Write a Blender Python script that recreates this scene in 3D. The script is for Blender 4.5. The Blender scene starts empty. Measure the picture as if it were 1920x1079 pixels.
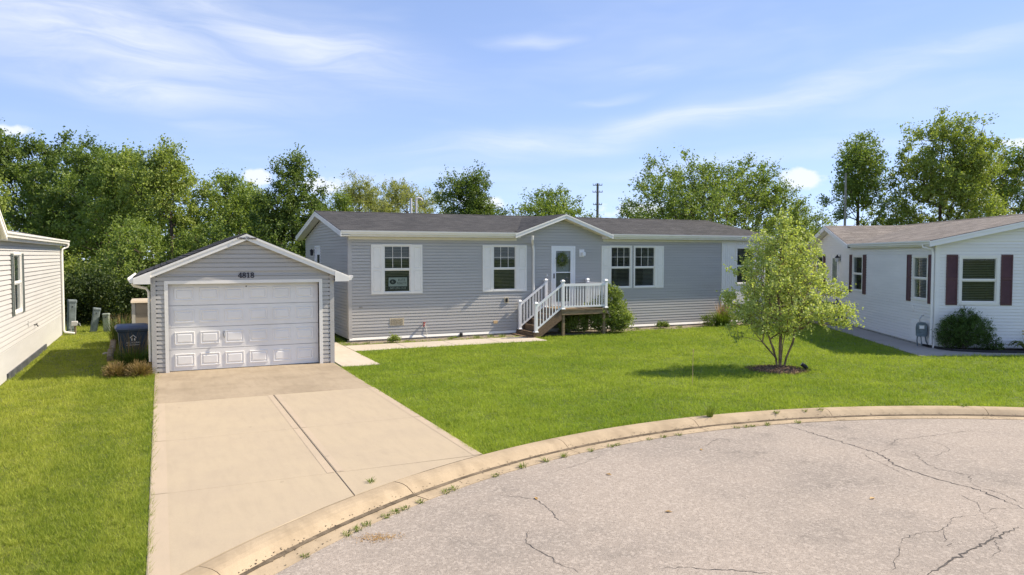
import bpy, math, random
import numpy as np
from mathutils import Vector, Matrix

R = math.radians
scene = bpy.context.scene
COL = scene.collection

# ------------------------------------------------------------------ camera
cam_d = bpy.data.cameras.new('camera')
cam_d.sensor_width = 36.0
cam_d.lens = 26.25
cam_d.clip_end = 2000
cam = bpy.data.objects.new('camera', cam_d)
COL.objects.link(cam)
cam.location = (0, 0, 2.9)
cam.rotation_euler = (R(90 - 2.515), 0, R(-25.22))
scene.camera = cam

# ------------------------------------------------------------------ light
SUN = Vector((0.70, -0.111, 0.70)).normalized()
sun_d = bpy.data.lights.new('sun', 'SUN')
sun_d.energy = 4.6
sun_d.angle = R(0.55)
sun_d.color = (1.0, 0.89, 0.72)
sun = bpy.data.objects.new('sun', sun_d)
COL.objects.link(sun)
sun.rotation_euler = SUN.to_track_quat('Z', 'Y').to_euler()

scene.view_settings.view_transform = 'Standard'
scene.view_settings.look = 'None'
scene.view_settings.gamma = 1
scene.view_settings.exposure = 0.78
scene.view_settings.use_curve_mapping = False
scene.render.film_transparent = False
scene.cycles.max_bounces = 6
scene.cycles.diffuse_bounces = 3
scene.cycles.glossy_bounces = 3
scene.cycles.transmission_bounces = 3


class NT:
    """small node-tree helper"""
    def __init__(s, tree):
        s.t = tree
        s.n = tree.nodes
        s.l = tree.links

    def new(s, typ, ins=None, **kw):
        n = s.n.new(typ)
        for k, v in kw.items():
            setattr(n, k, v)
        if ins:
            for k, v in ins.items():
                s.put(n.inputs[k], v)
        return n

    def put(s, sock, v):
        if isinstance(v, bpy.types.NodeSocket):
            s.l.new(v, sock)
        elif isinstance(v, bpy.types.Node):
            s.l.new(v.outputs[0], sock)
        elif isinstance(v, (tuple, list)) and len(v) == 3 and sock.type == 'RGBA':
            sock.default_value = (v[0], v[1], v[2], 1)
        else:
            sock.default_value = v

    def math(s, op, a, b=None, c=None, clamp=False):
        n = s.n.new('ShaderNodeMath')
        n.operation = op
        n.use_clamp = clamp
        for i, v in enumerate((a, b, c)):
            if v is not None:
                s.put(n.inputs[i], v)
        return n.outputs[0]

    def vmath(s, op, a, b=None):
        n = s.n.new('ShaderNodeVectorMath')
        n.operation = op
        s.put(n.inputs[0], a)
        if b is not None:
            s.put(n.inputs[1], b)
        return n

    def mix(s, fac, a, b, blend='MIX'):
        n = s.n.new('ShaderNodeMix')
        n.data_type = 'RGBA'
        n.blend_type = blend
        s.put(n.inputs[0], fac)
        s.put(n.inputs[6], a)
        s.put(n.inputs[7], b)
        return n.outputs[2]

    def noise(s, vec, scale, detail=4, rough=.55, dist=0.0):
        n = s.new('ShaderNodeTexNoise', {'Scale': scale, 'Detail': detail, 'Roughness': rough, 'Distortion': dist})
        if vec is not None:
            s.put(n.inputs['Vector'], vec)
        return n.outputs[0]

    def ramp(s, fac, lo, hi):
        n = s.new('ShaderNodeMapRange', {'Value': fac, 'From Min': lo, 'From Max': hi}, interpolation_type='SMOOTHSTEP')
        return n.outputs[0]


# ------------------------------------------------------------------ sky
world = bpy.data.worlds.new('World')
scene.world = world
world.use_nodes = True
world.node_tree.nodes.clear()
W = NT(world.node_tree)
sky = W.new('ShaderNodeTexSky', sky_type='NISHITA', sun_disc=False)
sky.sun_elevation = math.asin(SUN.z)
sky.sun_rotation = math.atan2(SUN.x, SUN.y)
sky.altitude = 200
sky.air_density = 0.6
sky.dust_density = 0.0
sky.ozone_density = 5.0
tc = W.new('ShaderNodeTexCoord')
sep = W.new('ShaderNodeSeparateXYZ', {0: tc.outputs['Generated']})
az = W.math('MULTIPLY', W.math('ARCTAN2', sep.outputs[0], sep.outputs[1]), 57.29578)
el = W.math('MULTIPLY', W.math('ARCSINE', sep.outputs[2]), 57.29578)
azel = W.new('ShaderNodeCombineXYZ', {0: az, 1: el}).outputs[0]
# warped coordinates shared by all cirrus
wn = W.new('ShaderNodeTexNoise', {'Vector': W.vmath('MULTIPLY', azel, (0.06, 0.16, 0)).outputs[0], 'Scale': 1.0, 'Detail': 3.0})
warp = W.vmath('MULTIPLY', W.vmath('SUBTRACT', wn.outputs['Color'], (.5, .5, .5)).outputs[0], (9, 4.5, 0)).outputs[0]
pw = W.vmath('ADD', azel, warp).outputs[0]
sw = W.new('ShaderNodeSeparateXYZ', {0: pw})
total = None
#         azimuth, elevation, half length, half width, tilt (deg), strength
CIRRUS = [(-5, 14.2, 14, 2.6, -7, 1.0), (9, 15.2, 10, 2.0, -9, .9), (-1, 11.2, 8, 1.1, -3, .85), (2, 17.5, 9, 1.6, -10, .65),
          (40, 10.0, 18, 1.0, 9, .72), (26, 8.4, 10, 1.1, 4, .65), (27, 16.3, 3, .35, -2, .5), (35.5, 13.7, 3.2, .5, -5, .45),
          (33, 12.0, 2.6, .3, 2, .35), (4, 9.3, 3.2, .45, 0, .35), (57, 13.0, 7, .7, 6, .45), (20, 5.6, 12, .5, 0, .35),
          (42, 6.6, 14, .7, 3, .35), (-60, 18, 30, 5, 10, .5), (110, 22, 35, 6, -8, .5), (190, 25, 40, 7, 12, .5)]
for (a0, e0, L, Wd, tilt, st) in CIRRUS:
    ca, sa = math.cos(R(tilt)), math.sin(R(tilt))
    dx = W.math('SUBTRACT', sw.outputs[0], a0)
    dy = W.math('SUBTRACT', sw.outputs[1], e0)
    p = W.math('ADD', W.math('MULTIPLY', dx, ca / L), W.math('MULTIPLY', dy, sa / L))
    q = W.math('ADD', W.math('MULTIPLY', dx, -sa / Wd), W.math('MULTIPLY', dy, ca / Wd))
    r2 = W.math('ADD', W.math('MULTIPLY', p, p), W.math('MULTIPLY', q, q))
    g = W.math('MULTIPLY', W.math('EXPONENT', W.math('MULTIPLY', r2, -1.0)), st)
    total = g if total is None else W.math('MAXIMUM', total, g)
fib = W.noise(W.vmath('MULTIPLY', pw, (0.10, 0.75, 0)).outputs[0], 1.0, 7, .62, .6)
cir = W.math('MULTIPLY', total, W.math('ADD', W.math('MULTIPLY', W.ramp(fib, .22, .80), .75), .32))
veil = W.math('MULTIPLY', W.ramp(W.noise(W.vmath('MULTIPLY', pw, (0.035, 0.16, 0)).outputs[0], 1.0, 4, .6), .42, .8), .30)
cir = W.math('MAXIMUM', cir, veil)
# low puffs of cumulus
cum = None
pn = W.noise(W.vmath('MULTIPLY', azel, (0.55, 0.8, 0)).outputs[0], 1.0, 6, .6)
for (a0, e0, L, Wd) in [(46.2, 5.3, 2.3, .9), (6.6, 5.6, 1.3, .75), (11.0, 5.0, 2.6, .9), (-8.6, 7.8, 1.6, .45), (35, 3.3, 3.2, .9),
                        (23, 4.0, 2.5, .6), (60, 7, 2.5, .5), (95, 5, 5, 1.4), (-50, 6, 6, 1.5), (150, 5, 6, 1.5), (-120, 6, 6, 1.4)]:
    dx = W.math('MULTIPLY', W.math('SUBTRACT', az, a0), 1 / L)
    dy = W.math('MULTIPLY', W.math('SUBTRACT', el, e0), 1 / Wd)
    g = W.math('EXPONENT', W.math('MULTIPLY', W.math('ADD', W.math('MULTIPLY', dx, dx), W.math('MULTIPLY', dy, dy)), -1.0))
    cum = g if cum is None else W.math('MAXIMUM', cum, g)
cumf = W.math('MULTIPLY', W.ramp(W.math('ADD', cum, W.math('MULTIPLY', W.math('SUBTRACT', pn, .5), 1.5)), .42, .85), .85)
cloud = W.math('MINIMUM', W.math('MAXIMUM', W.math('MULTIPLY', cir, .8), cumf), .95)
skyb = W.mix(1.0, W.new('ShaderNodeGamma', {'Color': sky.outputs[0], 'Gamma': .5}).outputs[0], (1.50, 1.58, 1.93), 'MULTIPLY')
skyc = W.mix(cloud, skyb, (4.0, 4.15, 4.45))
bg = W.new('ShaderNodeBackground', {'Color': skyc, 'Strength': 0.148})
wo = W.new('ShaderNodeOutputWorld')
W.l.new(bg.outputs[0], wo.inputs[0])


# ------------------------------------------------------------------ materials
MATS = {}


def newmat(name):
    m = bpy.data.materials.new(name)
    m.use_nodes = True
    m.node_tree.nodes.clear()
    t = NT(m.node_tree)
    out = t.new('ShaderNodeOutputMaterial')
    MATS[name] = m
    return m, t, out


def pmat(name, base, rough=.6, var=.12, scale=3.0, bump=0.0, bscale=60.0, spec=.4, metal=0.0, dirt=None, dirt_amt=0.0, stretch=(1, 1, 1)):
    m, t, out = newmat(name)
    pos = t.new('ShaderNodeNewGeometry').outputs['Position']
    v = t.vmath('MULTIPLY', pos, stretch).outputs[0]
    n1 = t.noise(v, scale, 5, .6)
    lo = tuple(c * (1 - var) for c in base)
    hi = tuple(min(1, c * (1 + var)) for c in base)
    c = t.mix(t.ramp(n1, .3, .7), lo, hi)
    if dirt:
        n2 = t.noise(v, scale * .35, 6, .65)
        c = t.mix(t.math('MULTIPLY', t.ramp(n2, .48, .75), dirt_amt), c, dirt)
    b = t.new('ShaderNodeBsdfPrincipled', {'Base Color': c, 'Roughness': rough, 'Metallic': metal, 'Specular IOR Level': spec})
    if bump:
        bp = t.new('ShaderNodeBump', {'Strength': bump, 'Distance': .01, 'Height': t.noise(v, bscale, 4, .6)})
        t.l.new(bp.outputs[0], b.inputs['Normal'])
    t.l.new(b.outputs[0], out.inputs[0])
    return m


def leafmat(name, a, b, trans=.35, rough=.5, spec=.25):
    m, t, out = newmat(name)
    g = t.new('ShaderNodeNewGeometry')
    n = t.noise(g.outputs['Position'], .9, 3)
    f = t.math('ADD', t.math('MULTIPLY', g.outputs['Random Per Island'], .65), t.math('MULTIPLY', t.ramp(n, .35, .65), .35))
    c = t.mix(f, a, b)
    p = t.new('ShaderNodeBsdfPrincipled', {'Base Color': c, 'Roughness': rough, 'Specular IOR Level': spec})
    c2 = t.mix(1.0, c, (1.25, 1.3, .6), 'MULTIPLY')
    tr = t.new('ShaderNodeBsdfTranslucent', {'Color': c2})
    mx = t.new('ShaderNodeMixShader', {0: trans, 1: p.outputs[0], 2: tr.outputs[0]})
    t.l.new(mx.outputs[0], out.inputs[0])
    return m


def shinglemat(name, a, b, ang, slope, row=.14, wid=.30):
    """asphalt shingle courses: ang = direction of the eave, slope = rise/run"""
    m, t, out = newmat(name)
    pos = t.new('ShaderNodeNewGeometry').outputs['Position']
    u = t.vmath('DOT_PRODUCT', pos, (math.cos(ang), math.sin(ang), 0)).outputs['Value']
    th = math.atan(slope)
    s = t.new('ShaderNodeSeparateXYZ', {0: pos})
    v = t.math('MULTIPLY', s.outputs[2], 1 / math.sin(th))
    vec = t.new('ShaderNodeCombineXYZ', {0: u, 1: v}).outputs[0]
    br = t.new('ShaderNodeTexBrick', {'Vector': vec, 'Color1': a, 'Color2': b, 'Mortar': tuple(c * .45 for c in a), 'Scale': 1.0, 'Mortar Size': .006,
                                      'Mortar Smooth': .3, 'Bias': 0.0, 'Brick Width': wid, 'Row Height': row}, offset=.37, squash=1.0)
    n = t.noise(pos, 1.1, 5, .6)
    n2 = t.noise(pos, 45, 3, .6)
    c = t.mix(t.ramp(n, .3, .7), br.outputs[0], t.mix(1.0, br.outputs[0], (1.3, 1.28, 1.25), 'MULTIPLY'))
    c = t.mix(t.ramp(n2, .3, .7), t.mix(1.0, c, (.72, .72, .72), 'MULTIPLY'), c)
    bp = t.new('ShaderNodeBump', {'Strength': .5, 'Distance': .01, 'Height': br.outputs[1]})
    bp.invert = True
    p = t.new('ShaderNodeBsdfPrincipled', {'Base Color': c, 'Roughness': .9, 'Specular IOR Level': .2})
    t.l.new(bp.outputs[0], p.inputs['Normal'])
    t.l.new(p.outputs[0], out.inputs[0])
    return m


def glassmat(name, tint=(.8, .85, .84), base=.05):
    m, t, out = newmat(name)
    lw = t.new('ShaderNodeLayerWeight', {'Blend': .5})
    f = t.math('ADD', t.math('MULTIPLY', t.math('POWER', lw.outputs['Facing'], 4.0), .6), base, clamp=True)
    tr = t.new('ShaderNodeBsdfTransparent', {'Color': tint})
    gl = t.new('ShaderNodeBsdfGlossy', {'Color': (.9, .95, .95), 'Roughness': .015})
    mx = t.new('ShaderNodeMixShader', {0: f, 1: tr.outputs[0], 2: gl.outputs[0]})
    t.l.new(mx.outputs[0], out.inputs[0])
    return m


M_SIDE = pmat('grey_vinyl', (.47, .455, .435), .5, .05, 1.2, .06, 40, .35, dirt=(.40, .375, .34), dirt_amt=.35, stretch=(.35, .35, 3))
M_SIDEG = pmat('garage_vinyl', (.47, .452, .425), .5, .05, 1.2, .06, 40, .35, dirt=(.40, .375, .34), dirt_amt=.35, stretch=(.35, .35, 3))
M_WHITE = pmat('white_trim', (.84, .81, .75), .45, .03, 2.0, 0, 40, .4, dirt=(.62, .58, .51), dirt_amt=.25)
M_CREAM = pmat('cream_soffit', (.76, .72, .62), .55, .04, 2.0)
M_PVC = pmat('white_vinyl_rail', (.82, .82, .82), .35, .02, 3.0, spec=.5)
M_DOOR = pmat('garage_door_paint', (.85, .83, .795), .45, .035, 1.5, 0, spec=.4, dirt=(.62, .60, .56), dirt_amt=.3)
M_LWHITE = pmat('ivory_vinyl', (.55, .535, .515), .5, .04, 1.5, .05, 40, .35, dirt=(.62, .58, .53), dirt_amt=.3, stretch=(.3, .3, 2))
M_RWHITE = pmat('cool_white_vinyl', (.86, .84, .815), .5, .03, 1.5, .05, 40, .35, dirt=(.64, .63, .62), dirt_amt=.25, stretch=(.3, .3, 2))
M_MAROON = pmat('maroon_shutter', (.105, .045, .048), .55, .15, 3)
M_DGREEN = pmat('dark_green_shutter', (.10, .115, .105), .55, .15, 3)
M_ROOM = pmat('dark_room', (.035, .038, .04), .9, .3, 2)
M_CURTAIN = pmat('window_blind', (.20, .21, .21), .7, .1, 4)
M_BLACK = pmat('black_metal', (.018, .018, .02), .4, .2, 8)
M_INK = pmat('black_ink', (.015, .015, .03), .6, .1, 8)
M_GLASS = glassmat('window_glass')
M_GLASSG = glassmat('screen_glass', (.55, .58, .58))
M_WOOD = pmat('weathered_deck_wood', (.25, .18, .11), .8, .3, 5, .3, 40, .2, dirt=(.30, .25, .17), dirt_amt=.5, stretch=(1, 6, 6))
M_WOODR = pmat('brown_stair_wood', (.175, .118, .075), .75, .3, 5, .3, 40, .25, stretch=(6, 1, 6))
M_TIMBER = pmat('grey_timber', (.22, .18, .13), .9, .35, 6, .5, 30, .2)
M_SHED = pmat('beige_resin', (.50, .42, .31), .6, .06, 3)
M_BLUE = pmat('navy_bin_plastic', (.036, .060, .098), .45, .15, 3, spec=.45)
M_BLUELID = pmat('blue_lid_plastic', (.10, .135, .24), .45, .12, 4, spec=.45)
M_PED1 = pmat('grey_green_pedestal', (.20, .235, .235), .5, .25, 5, dirt=(.11, .14, .12), dirt_amt=.7)
M_PED2 = pmat('pale_green_pedestal', (.24, .27, .23), .55, .25, 5, dirt=(.16, .19, .14), dirt_amt=.6)
M_METER = pmat('grey_meter_metal', (.13, .17, .20), .45, .3, 8, metal=.3, dirt=(.28, .31, .33), dirt_amt=.6)
M_STEEL = pmat('galvanised_steel', (.45, .46, .47), .4, .15, 8, metal=.6)
M_PIPE = pmat('pale_vent_pipe', (.62, .60, .57), .5, .06, 5)
M_RED = pmat('red_valve', (.30, .03, .02), .5, .1, 5)
M_FOUND = pmat('foundation_grey', (.34, .32, .29), .9, .25, 4, .4, 60)
M_BARK = pmat('tree_bark', (.085, .065, .048), .95, .35, 6, .6, 30, .1)
M_BIRCH = pmat('peeling_birch_bark', (.24, .165, .105), .9, .45, 9, .6, 40, .15)
M_POLE = pmat('pole_wood', (.13, .115, .10), .9, .2, 4)
M_POLEG = pmat('pale_pole', (.33, .31, .28), .9, .2, 4)
M_MULCH = pmat('bark_mulch', (.20, .135, .09), .95, .5, 14, .9, 40, .1)
M_MULCHD = pmat('dark_mulch', (.035, .026, .022), .95, .5, 14, .9, 40, .1)
M_EDGING = pmat('black_edging', (.02, .02, .024), .5, .2, 5)
M_SOIL = pmat('dry_soil_gravel', (.23, .195, .15), .95, .45, 9, .9, 50, .1)
M_SIGN = pmat('sign_face', (.33, .36, .345), .6, .05, 3)
M_YELLOW = pmat('faded_yellow_plastic', (.62, .43, .22), .6, .1, 5)
M_TAN = pmat('tan_vent', (.58, .50, .36), .6, .08, 5)
M_LAMPG = pmat('frosted_lamp_glass', (.55, .54, .50), .3, .1, 5)
M_DIRT = pmat('gutter_dirt', (.14, .11, .078), .95, .4, 6, .5, 60, .1)
M_ROOFM = shinglemat('charcoal_shingle', (.044, .043, .044), (.072, .070, .071), 0.0, .195)
M_ROOFX = shinglemat('charcoal_shingle_gable', (.044, .043, .044), (.072, .070, .071), R(90), .36)
M_ROOFG = shinglemat('dark_garage_shingle', (.036, .036, .039), (.066, .065, .067), R(90), .42)
M_ROOFR = shinglemat('brown_shingle', (.15, .132, .118), (.225, .20, .182), R(58.4), .23)
M_ROOFRX = shinglemat('brown_shingle_cross', (.15, .132, .118), (.225, .20, .182), R(-31.6), .28)
M_ROOFL = shinglemat('grey_shingle', (.09, .085, .082), (.14, .13, .125), R(90), .2)


def concretemat(name, base, stain, amt, scale=.8, speck=.25):
    m, t, out = newmat(name)
    pos = t.new('ShaderNodeNewGeometry').outputs['Position']
    n1 = t.noise(pos, scale, 6, .65)
    n2 = t.noise(t.vmath('MULTIPLY', pos, (4, .7, 1)).outputs[0], 2.0, 5, .6)
    n3 = t.noise(pos, 130, 3, .7)
    c = t.mix(t.math('MULTIPLY', t.ramp(n1, .38, .72), amt), base, stain)
    c = t.mix(t.math('MULTIPLY', t.ramp(n2, .4, .75), amt * .45), c, tuple(x * .9 for x in stain))
    c = t.mix(t.math('MULTIPLY', t.ramp(n3, .35, .65), speck), c, tuple(x * .66 for x in base))
    n4 = t.noise(pos, 5.0, 3, .5)
    n5 = t.noise(t.vmath('MULTIPLY', pos, (1, .22, 1)).outputs[0], 3.2, 4, .6)
    c = t.mix(t.math('MULTIPLY', t.ramp(n4, .69, .78), .4), c, tuple(x * .55 for x in stain))
    c = t.mix(t.math('MULTIPLY', t.ramp(n5, .56, .78), .3), c, tuple(x * .78 for x in stain))
    bp = t.new('ShaderNodeBump', {'Strength': .25, 'Distance': .004, 'Height': n3})
    p = t.new('ShaderNodeBsdfPrincipled', {'Base Color': c, 'Roughness': .88, 'Specular IOR Level': .25})
    t.l.new(bp.outputs[0], p.inputs['Normal'])
    t.l.new(p.outputs[0], out.inputs[0])
    return m


M_CONC = concretemat('driveway_concrete', (.435, .355, .25), (.395, .322, .235), .8)
M_CONCB = concretemat('driveway_border', (.455, .365, .265), (.415, .34, .25), .8)
M_CONCO = concretemat('old_stained_concrete', (.385, .31, .22), (.24, .188, .128), .7, .9, .4)
M_WALK = concretemat('walk_concrete', (.52, .455, .375), (.44, .38, .30), .7)
M_WALKR = concretemat('grey_walk_concrete', (.40, .36, .32), (.32, .285, .25), .7)
M_CURB = concretemat('curb_concrete', (.46, .36, .24), (.30, .23, .15), .9, 1.9, .5)


def asphaltmat():
    m, t, out = newmat('worn_asphalt')
    pos = t.new('ShaderNodeNewGeometry').outputs['Position']
    vo = t.new('ShaderNodeTexVoronoi', {'Vector': pos, 'Scale': 70.0}, feature='F1')
    vo2 = t.new('ShaderNodeTexVoronoi', {'Vector': pos, 'Scale': 34.0}, feature='F1')
    n1 = t.noise(pos, .45, 6, .62)
    n2 = t.noise(t.vmath('MULTIPLY', pos, (1, 1, 1)).outputs[0], 2.2, 6, .7)
    base = t.mix(t.ramp(n1, .35, .7), (.345, .293, .247), (.275, .238, .205))
    sx = t.new('ShaderNodeSeparateColor', {0: vo.outputs['Color']})
    sx2 = t.new('ShaderNodeSeparateColor', {0: vo2.outputs['Color']})
    c = t.mix(t.math('MULTIPLY', t.ramp(n2, .50, .72), t.ramp(n1, .45, .62)), base, (.19, .165, .142))
    c = t.mix(t.math('MULTIPLY', t.ramp(sx.outputs[0], .55, 1.0), .5), c, (.15, .128, .108))
    c = t.mix(t.math('MULTIPLY', t.ramp(sx2.outputs[1], .6, 1.0), .32), c, (.56, .49, .42))
    hg = t.math('ADD', vo.outputs['Distance'], t.noise(pos, 160, 2))
    bp = t.new('ShaderNodeBump', {'Strength': .55, 'Distance': .006, 'Height': hg})
    p = t.new('ShaderNodeBsdfPrincipled', {'Base Color': c, 'Roughness': .9, 'Specular IOR Level': .25})
    t.l.new(bp.outputs[0], p.inputs['Normal'])
    t.l.new(p.outputs[0], out.inputs[0])
    return m


M_ASPH = asphaltmat()
M_CRACK = pmat('crack_dark', (.075, .066, .06), .95, .4, 9)  # dark tone of the road cracks and the drive joint


def grassmat(name, k=1.0, trans=.0):
    """lawn colour: patches by place, each blade its own tint"""
    m, t, out = newmat(name)
    g = t.new('ShaderNodeNewGeometry')
    pos = g.outputs['Position']
    big = t.noise(pos, .32, 5, .6)
    mid = t.noise(pos, 1.7, 5, .65)
    fine = t.noise(pos, 9, 4, .65)
    tuft = t.noise(pos, 26, 2, .5)
    x = t.new('ShaderNodeSeparateXYZ', {0: pos})
    # drier, yellower turf on the neighbour's side of the drive
    dry = t.math('SUBTRACT', 1.0, t.ramp(t.math('ADD', x.outputs[0], t.math('MULTIPLY', mid, .8)), -1.9, .2))
    lush = t.mix(t.ramp(big, .32, .68), (.130 * k, .200 * k, .018 * k), (.235 * k, .290 * k, .036 * k))
    pale = t.mix(t.ramp(big, .32, .68), (.185 * k, .205 * k, .03 * k), (.31 * k, .31 * k, .065 * k))
    left = t.math('SUBTRACT', 1.0, t.ramp(x.outputs[0], -.4, .4))
    leftc = t.mix(t.math('ADD', t.math('MULTIPLY', dry, .75), t.math('MULTIPLY', t.ramp(mid, .5, .75), .3), clamp=True), (.145 * k, .185 * k, .022 * k), pale)
    wig = t.math('ADD', x.outputs[0], t.math('MULTIPLY', t.noise(pos, .25, 2), 1.6))
    track = t.math('MULTIPLY', t.ramp(t.math('SINE', t.math('MULTIPLY', wig, 5.2)), .1, .9), .55)
    leftc = t.mix(track, leftc, (.27 * k, .285 * k, .05 * k))
    c = t.mix(left, lush, leftc)
    c = t.mix(t.math('MULTIPLY', t.ramp(mid, .42, .70), .7), c, (.095 * k, .14 * k, .012 * k))
    c = t.mix(t.math('MULTIPLY', t.ramp(fine, .5, .8), .45), c, (.29 * k, .30 * k, .05 * k))
    c = t.mix(t.math('MULTIPLY', t.ramp(g.outputs['Random Per Island'], .0, 1.0), .55 if trans else 0.0), c, (.27 * k, .285 * k, .055 * k))
    c = t.mix(t.math('MULTIPLY', t.ramp(tuft, .42, .68), .6), c, (.085 * k, .125 * k, .010 * k))
    p = t.new('ShaderNodeBsdfPrincipled', {'Base Color': c, 'Roughness': .6, 'Specular IOR Level': .2})
    if trans:
        tr = t.new('ShaderNodeBsdfTranslucent', {'Color': t.mix(1.0, c, (1.2, 1.25, .8), 'MULTIPLY')})
        mx = t.new('ShaderNodeMixShader', {0: trans, 1: p.outputs[0], 2: tr.outputs[0]})
        t.l.new(mx.outputs[0], out.inputs[0])
    else:
        bp = t.new('ShaderNodeBump', {'Strength': .8, 'Distance': .03, 'Height': t.noise(pos, 28, 5, .7)})
        t.l.new(bp.outputs[0], p.inputs['Normal'])
        t.l.new(p.outputs[0], out.inputs[0])
    return m


M_TURF = grassmat('turf', .7)
M_BLADE = grassmat('grass_blade', 1.68, .40)
L_DARK = leafmat('leaf_dark', (0.070, 0.117, 0.025), (0.195, 0.258, 0.062))
L_MID = leafmat('leaf_mid', (0.115, 0.176, 0.033), (0.289, 0.359, 0.084))
L_LIGHT = leafmat('leaf_light', (0.159, 0.214, 0.039), (0.352, 0.407, 0.103))
L_YEL = leafmat('leaf_yellow_green', (0.216, 0.240, 0.057), (0.405, 0.418, 0.152))
L_BIRCH = leafmat('leaf_birch', (.27, .34, .075), (.57, .61, .23), .38)
L_SHRUB = leafmat('leaf_shrub', (.11, .17, .03), (.36, .42, .11))
L_BUSH = leafmat('leaf_bush', (0.046, 0.091, 0.021), (0.130, 0.202, 0.046))
L_STRAW = leafmat('dry_straw', (.20, .14, .055), (.36, .27, .13), .2)
L_PLUME = leafmat('plume', (.24, .15, .10), (.40, .28, .20), .3)
L_WEED = leafmat('leaf_weed', (.09, .15, .018), (.22, .27, .05))
L_ORANGE = leafmat('rust_orange', (.36, .20, .05), (.46, .29, .10), .1)
L_HOSTA = leafmat('leaf_hosta', (.06, .10, .018), (.22, .25, .08))


# ------------------------------------------------------------------ mesh helpers
WL = {}   # world origin of roots and their parts


def link(o, parent=None):
    COL.objects.link(o)
    if parent is not None:
        o.parent = parent
        WL[o.name] = WL[parent.name]
    return o


def tag(o, label=None, cat=None, group=None, kind=None):
    if label:
        o['label'] = label
    if cat:
        o['category'] = cat
    if group:
        o['group'] = group
    if kind:
        o['kind'] = kind
    return o


def root(name, loc, label, cat, group=None):
    o = bpy.data.objects.new(name, None)
    o.empty_display_size = .2
    COL.objects.link(o)
    o.location = loc
    WL[o.name] = Vector(loc)
    return tag(o, label, cat, group)


class Frame:
    """wall frame: u to the right seen from outside, n outward, z up"""
    def __init__(s, ox, oy, ang=0.0, oz=0.0):
        s.o = Vector((ox, oy, oz))
        s.u = Vector((math.cos(ang), math.sin(ang), 0))
        s.n = Vector((math.sin(ang), -math.cos(ang), 0))
        s.ang = ang

    def __call__(s, u, n, z):
        return s.o + s.u * u + s.n * n + Vector((0, 0, z))


class MB:
    def __init__(s, F=None):
        s.v = []
        s.f = []
        s.F = F

    def pt(s, p):
        return s.F(*p) if s.F else Vector(p)

    def poly(s, pts):
        b = len(s.v)
        s.v += [s.pt(p) for p in pts]
        s.f.append(tuple(range(b, b + len(pts))))
        return s

    def hexa(s, p8):
        """bottom 4 ccw then top 4"""
        b = len(s.v)
        s.v += [s.pt(p) for p in p8]
        for q in ((0, 3, 2, 1), (4, 5, 6, 7), (0, 1, 5, 4), (1, 2, 6, 5), (2, 3, 7, 6), (3, 0, 4, 7)):
            s.f.append(tuple(b + i for i in q))
        return s

    def box(s, a0, a1, b0, b1, c0, c1):
        return s.hexa([(a0, b0, c0), (a1, b0, c0), (a1, b1, c0), (a0, b1, c0), (a0, b0, c1), (a1, b0, c1), (a1, b1, c1), (a0, b1, c1)])

    def bbox(s, a0, a1, b0, b1, c0, c1, r):
        """box with chamfered vertical (c) edges and top rim"""
        def ring(i, c):
            return [(a0 + r + i, b0 + i, c), (a1 - r - i, b0 + i, c), (a1 - i, b0 + r + i, c), (a1 - i, b1 - r - i, c), (a1 - r - i, b1 - i, c), (a0 + r + i, b1 - i, c), (a0 + i, b1 - r - i, c), (a0 + i, b0 + r + i, c)]
        return s.loft([ring(0, c0), ring(0, c1 - r), ring(r * .8, c1)], True)

    def loft(s, rings, cap=True, closed=True):
        b = len(s.v)
        n = len(rings[0])
        for r in rings:
            s.v += [s.pt(p) for p in r]
        m = n if closed else n - 1
        for i in range(len(rings) - 1):
            for j in range(m):
                k = (j + 1) % n
                s.f.append((b + i * n + j, b + i * n + k, b + (i + 1) * n + k, b + (i + 1) * n + j))
        if cap:
            s.f.append(tuple(b + j for j in reversed(range(n))))
            e = b + (len(rings) - 1) * n
            s.f.append(tuple(e + j for j in range(n)))
        return s

    def tube(s, path, rad, n=8, cap=True):
        path = [Vector(p) for p in path]
        rings = []
        for i, p in enumerate(path):
            d = (path[min(i + 1, len(path) - 1)] - path[max(i - 1, 0)]).normalized()
            a = d.orthogonal().normalized() if i == 0 else (a - d * a.dot(d)).normalized()
            b = d.cross(a)
            r = rad[i] if isinstance(rad, (list, tuple)) else rad
            rings.append([tuple(p + a * (r * math.cos(2 * math.pi * k / n)) + b * (r * math.sin(2 * math.pi * k / n))) for k in range(n)])
        return s.loft(rings, cap)

    def lathe(s, c, prof, n=14):
        rings = [[(c[0] + r * math.cos(2 * math.pi * k / n), c[1] + r * math.sin(2 * math.pi * k / n), c[2] + z) for k in range(n)] for r, z in prof]
        return s.loft(rings, True)

    def prism(s, pts, a0, a1, axis=1):
        """extrude polygon; pts are 2-D in the two other axes"""
        def mk(p, a):
            q = list(p)
            q.insert(axis, a)
            return tuple(q)
        return s.loft([[mk(p, a0) for p in pts], [mk(p, a1) for p in pts]], True)

    def build(s, name, mat, parent=None, smooth=False, **tags):
        org = WL[parent.name] if parent is not None else Vector((0, 0, 0))
        me = bpy.data.meshes.new(name)
        me.from_pydata([tuple(v - org) for v in s.v], [], s.f)
        if smooth:
            me.polygons.foreach_set('use_smooth', [True] * len(me.polygons))
        me.update()
        fixn(me)
        me.materials.append(mat)
        o = bpy.data.objects.new(name, me)
        link(o, parent)
        if parent is None:
            WL[o.name] = Vector((0, 0, 0))
        tag(o, **tags)
        return o


import bmesh


def fixn(me):
    bm = bmesh.new()
    bm.from_mesh(me)
    bmesh.ops.recalc_face_normals(bm, faces=bm.faces)
    bm.to_mesh(me)
    bm.free()


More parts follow.
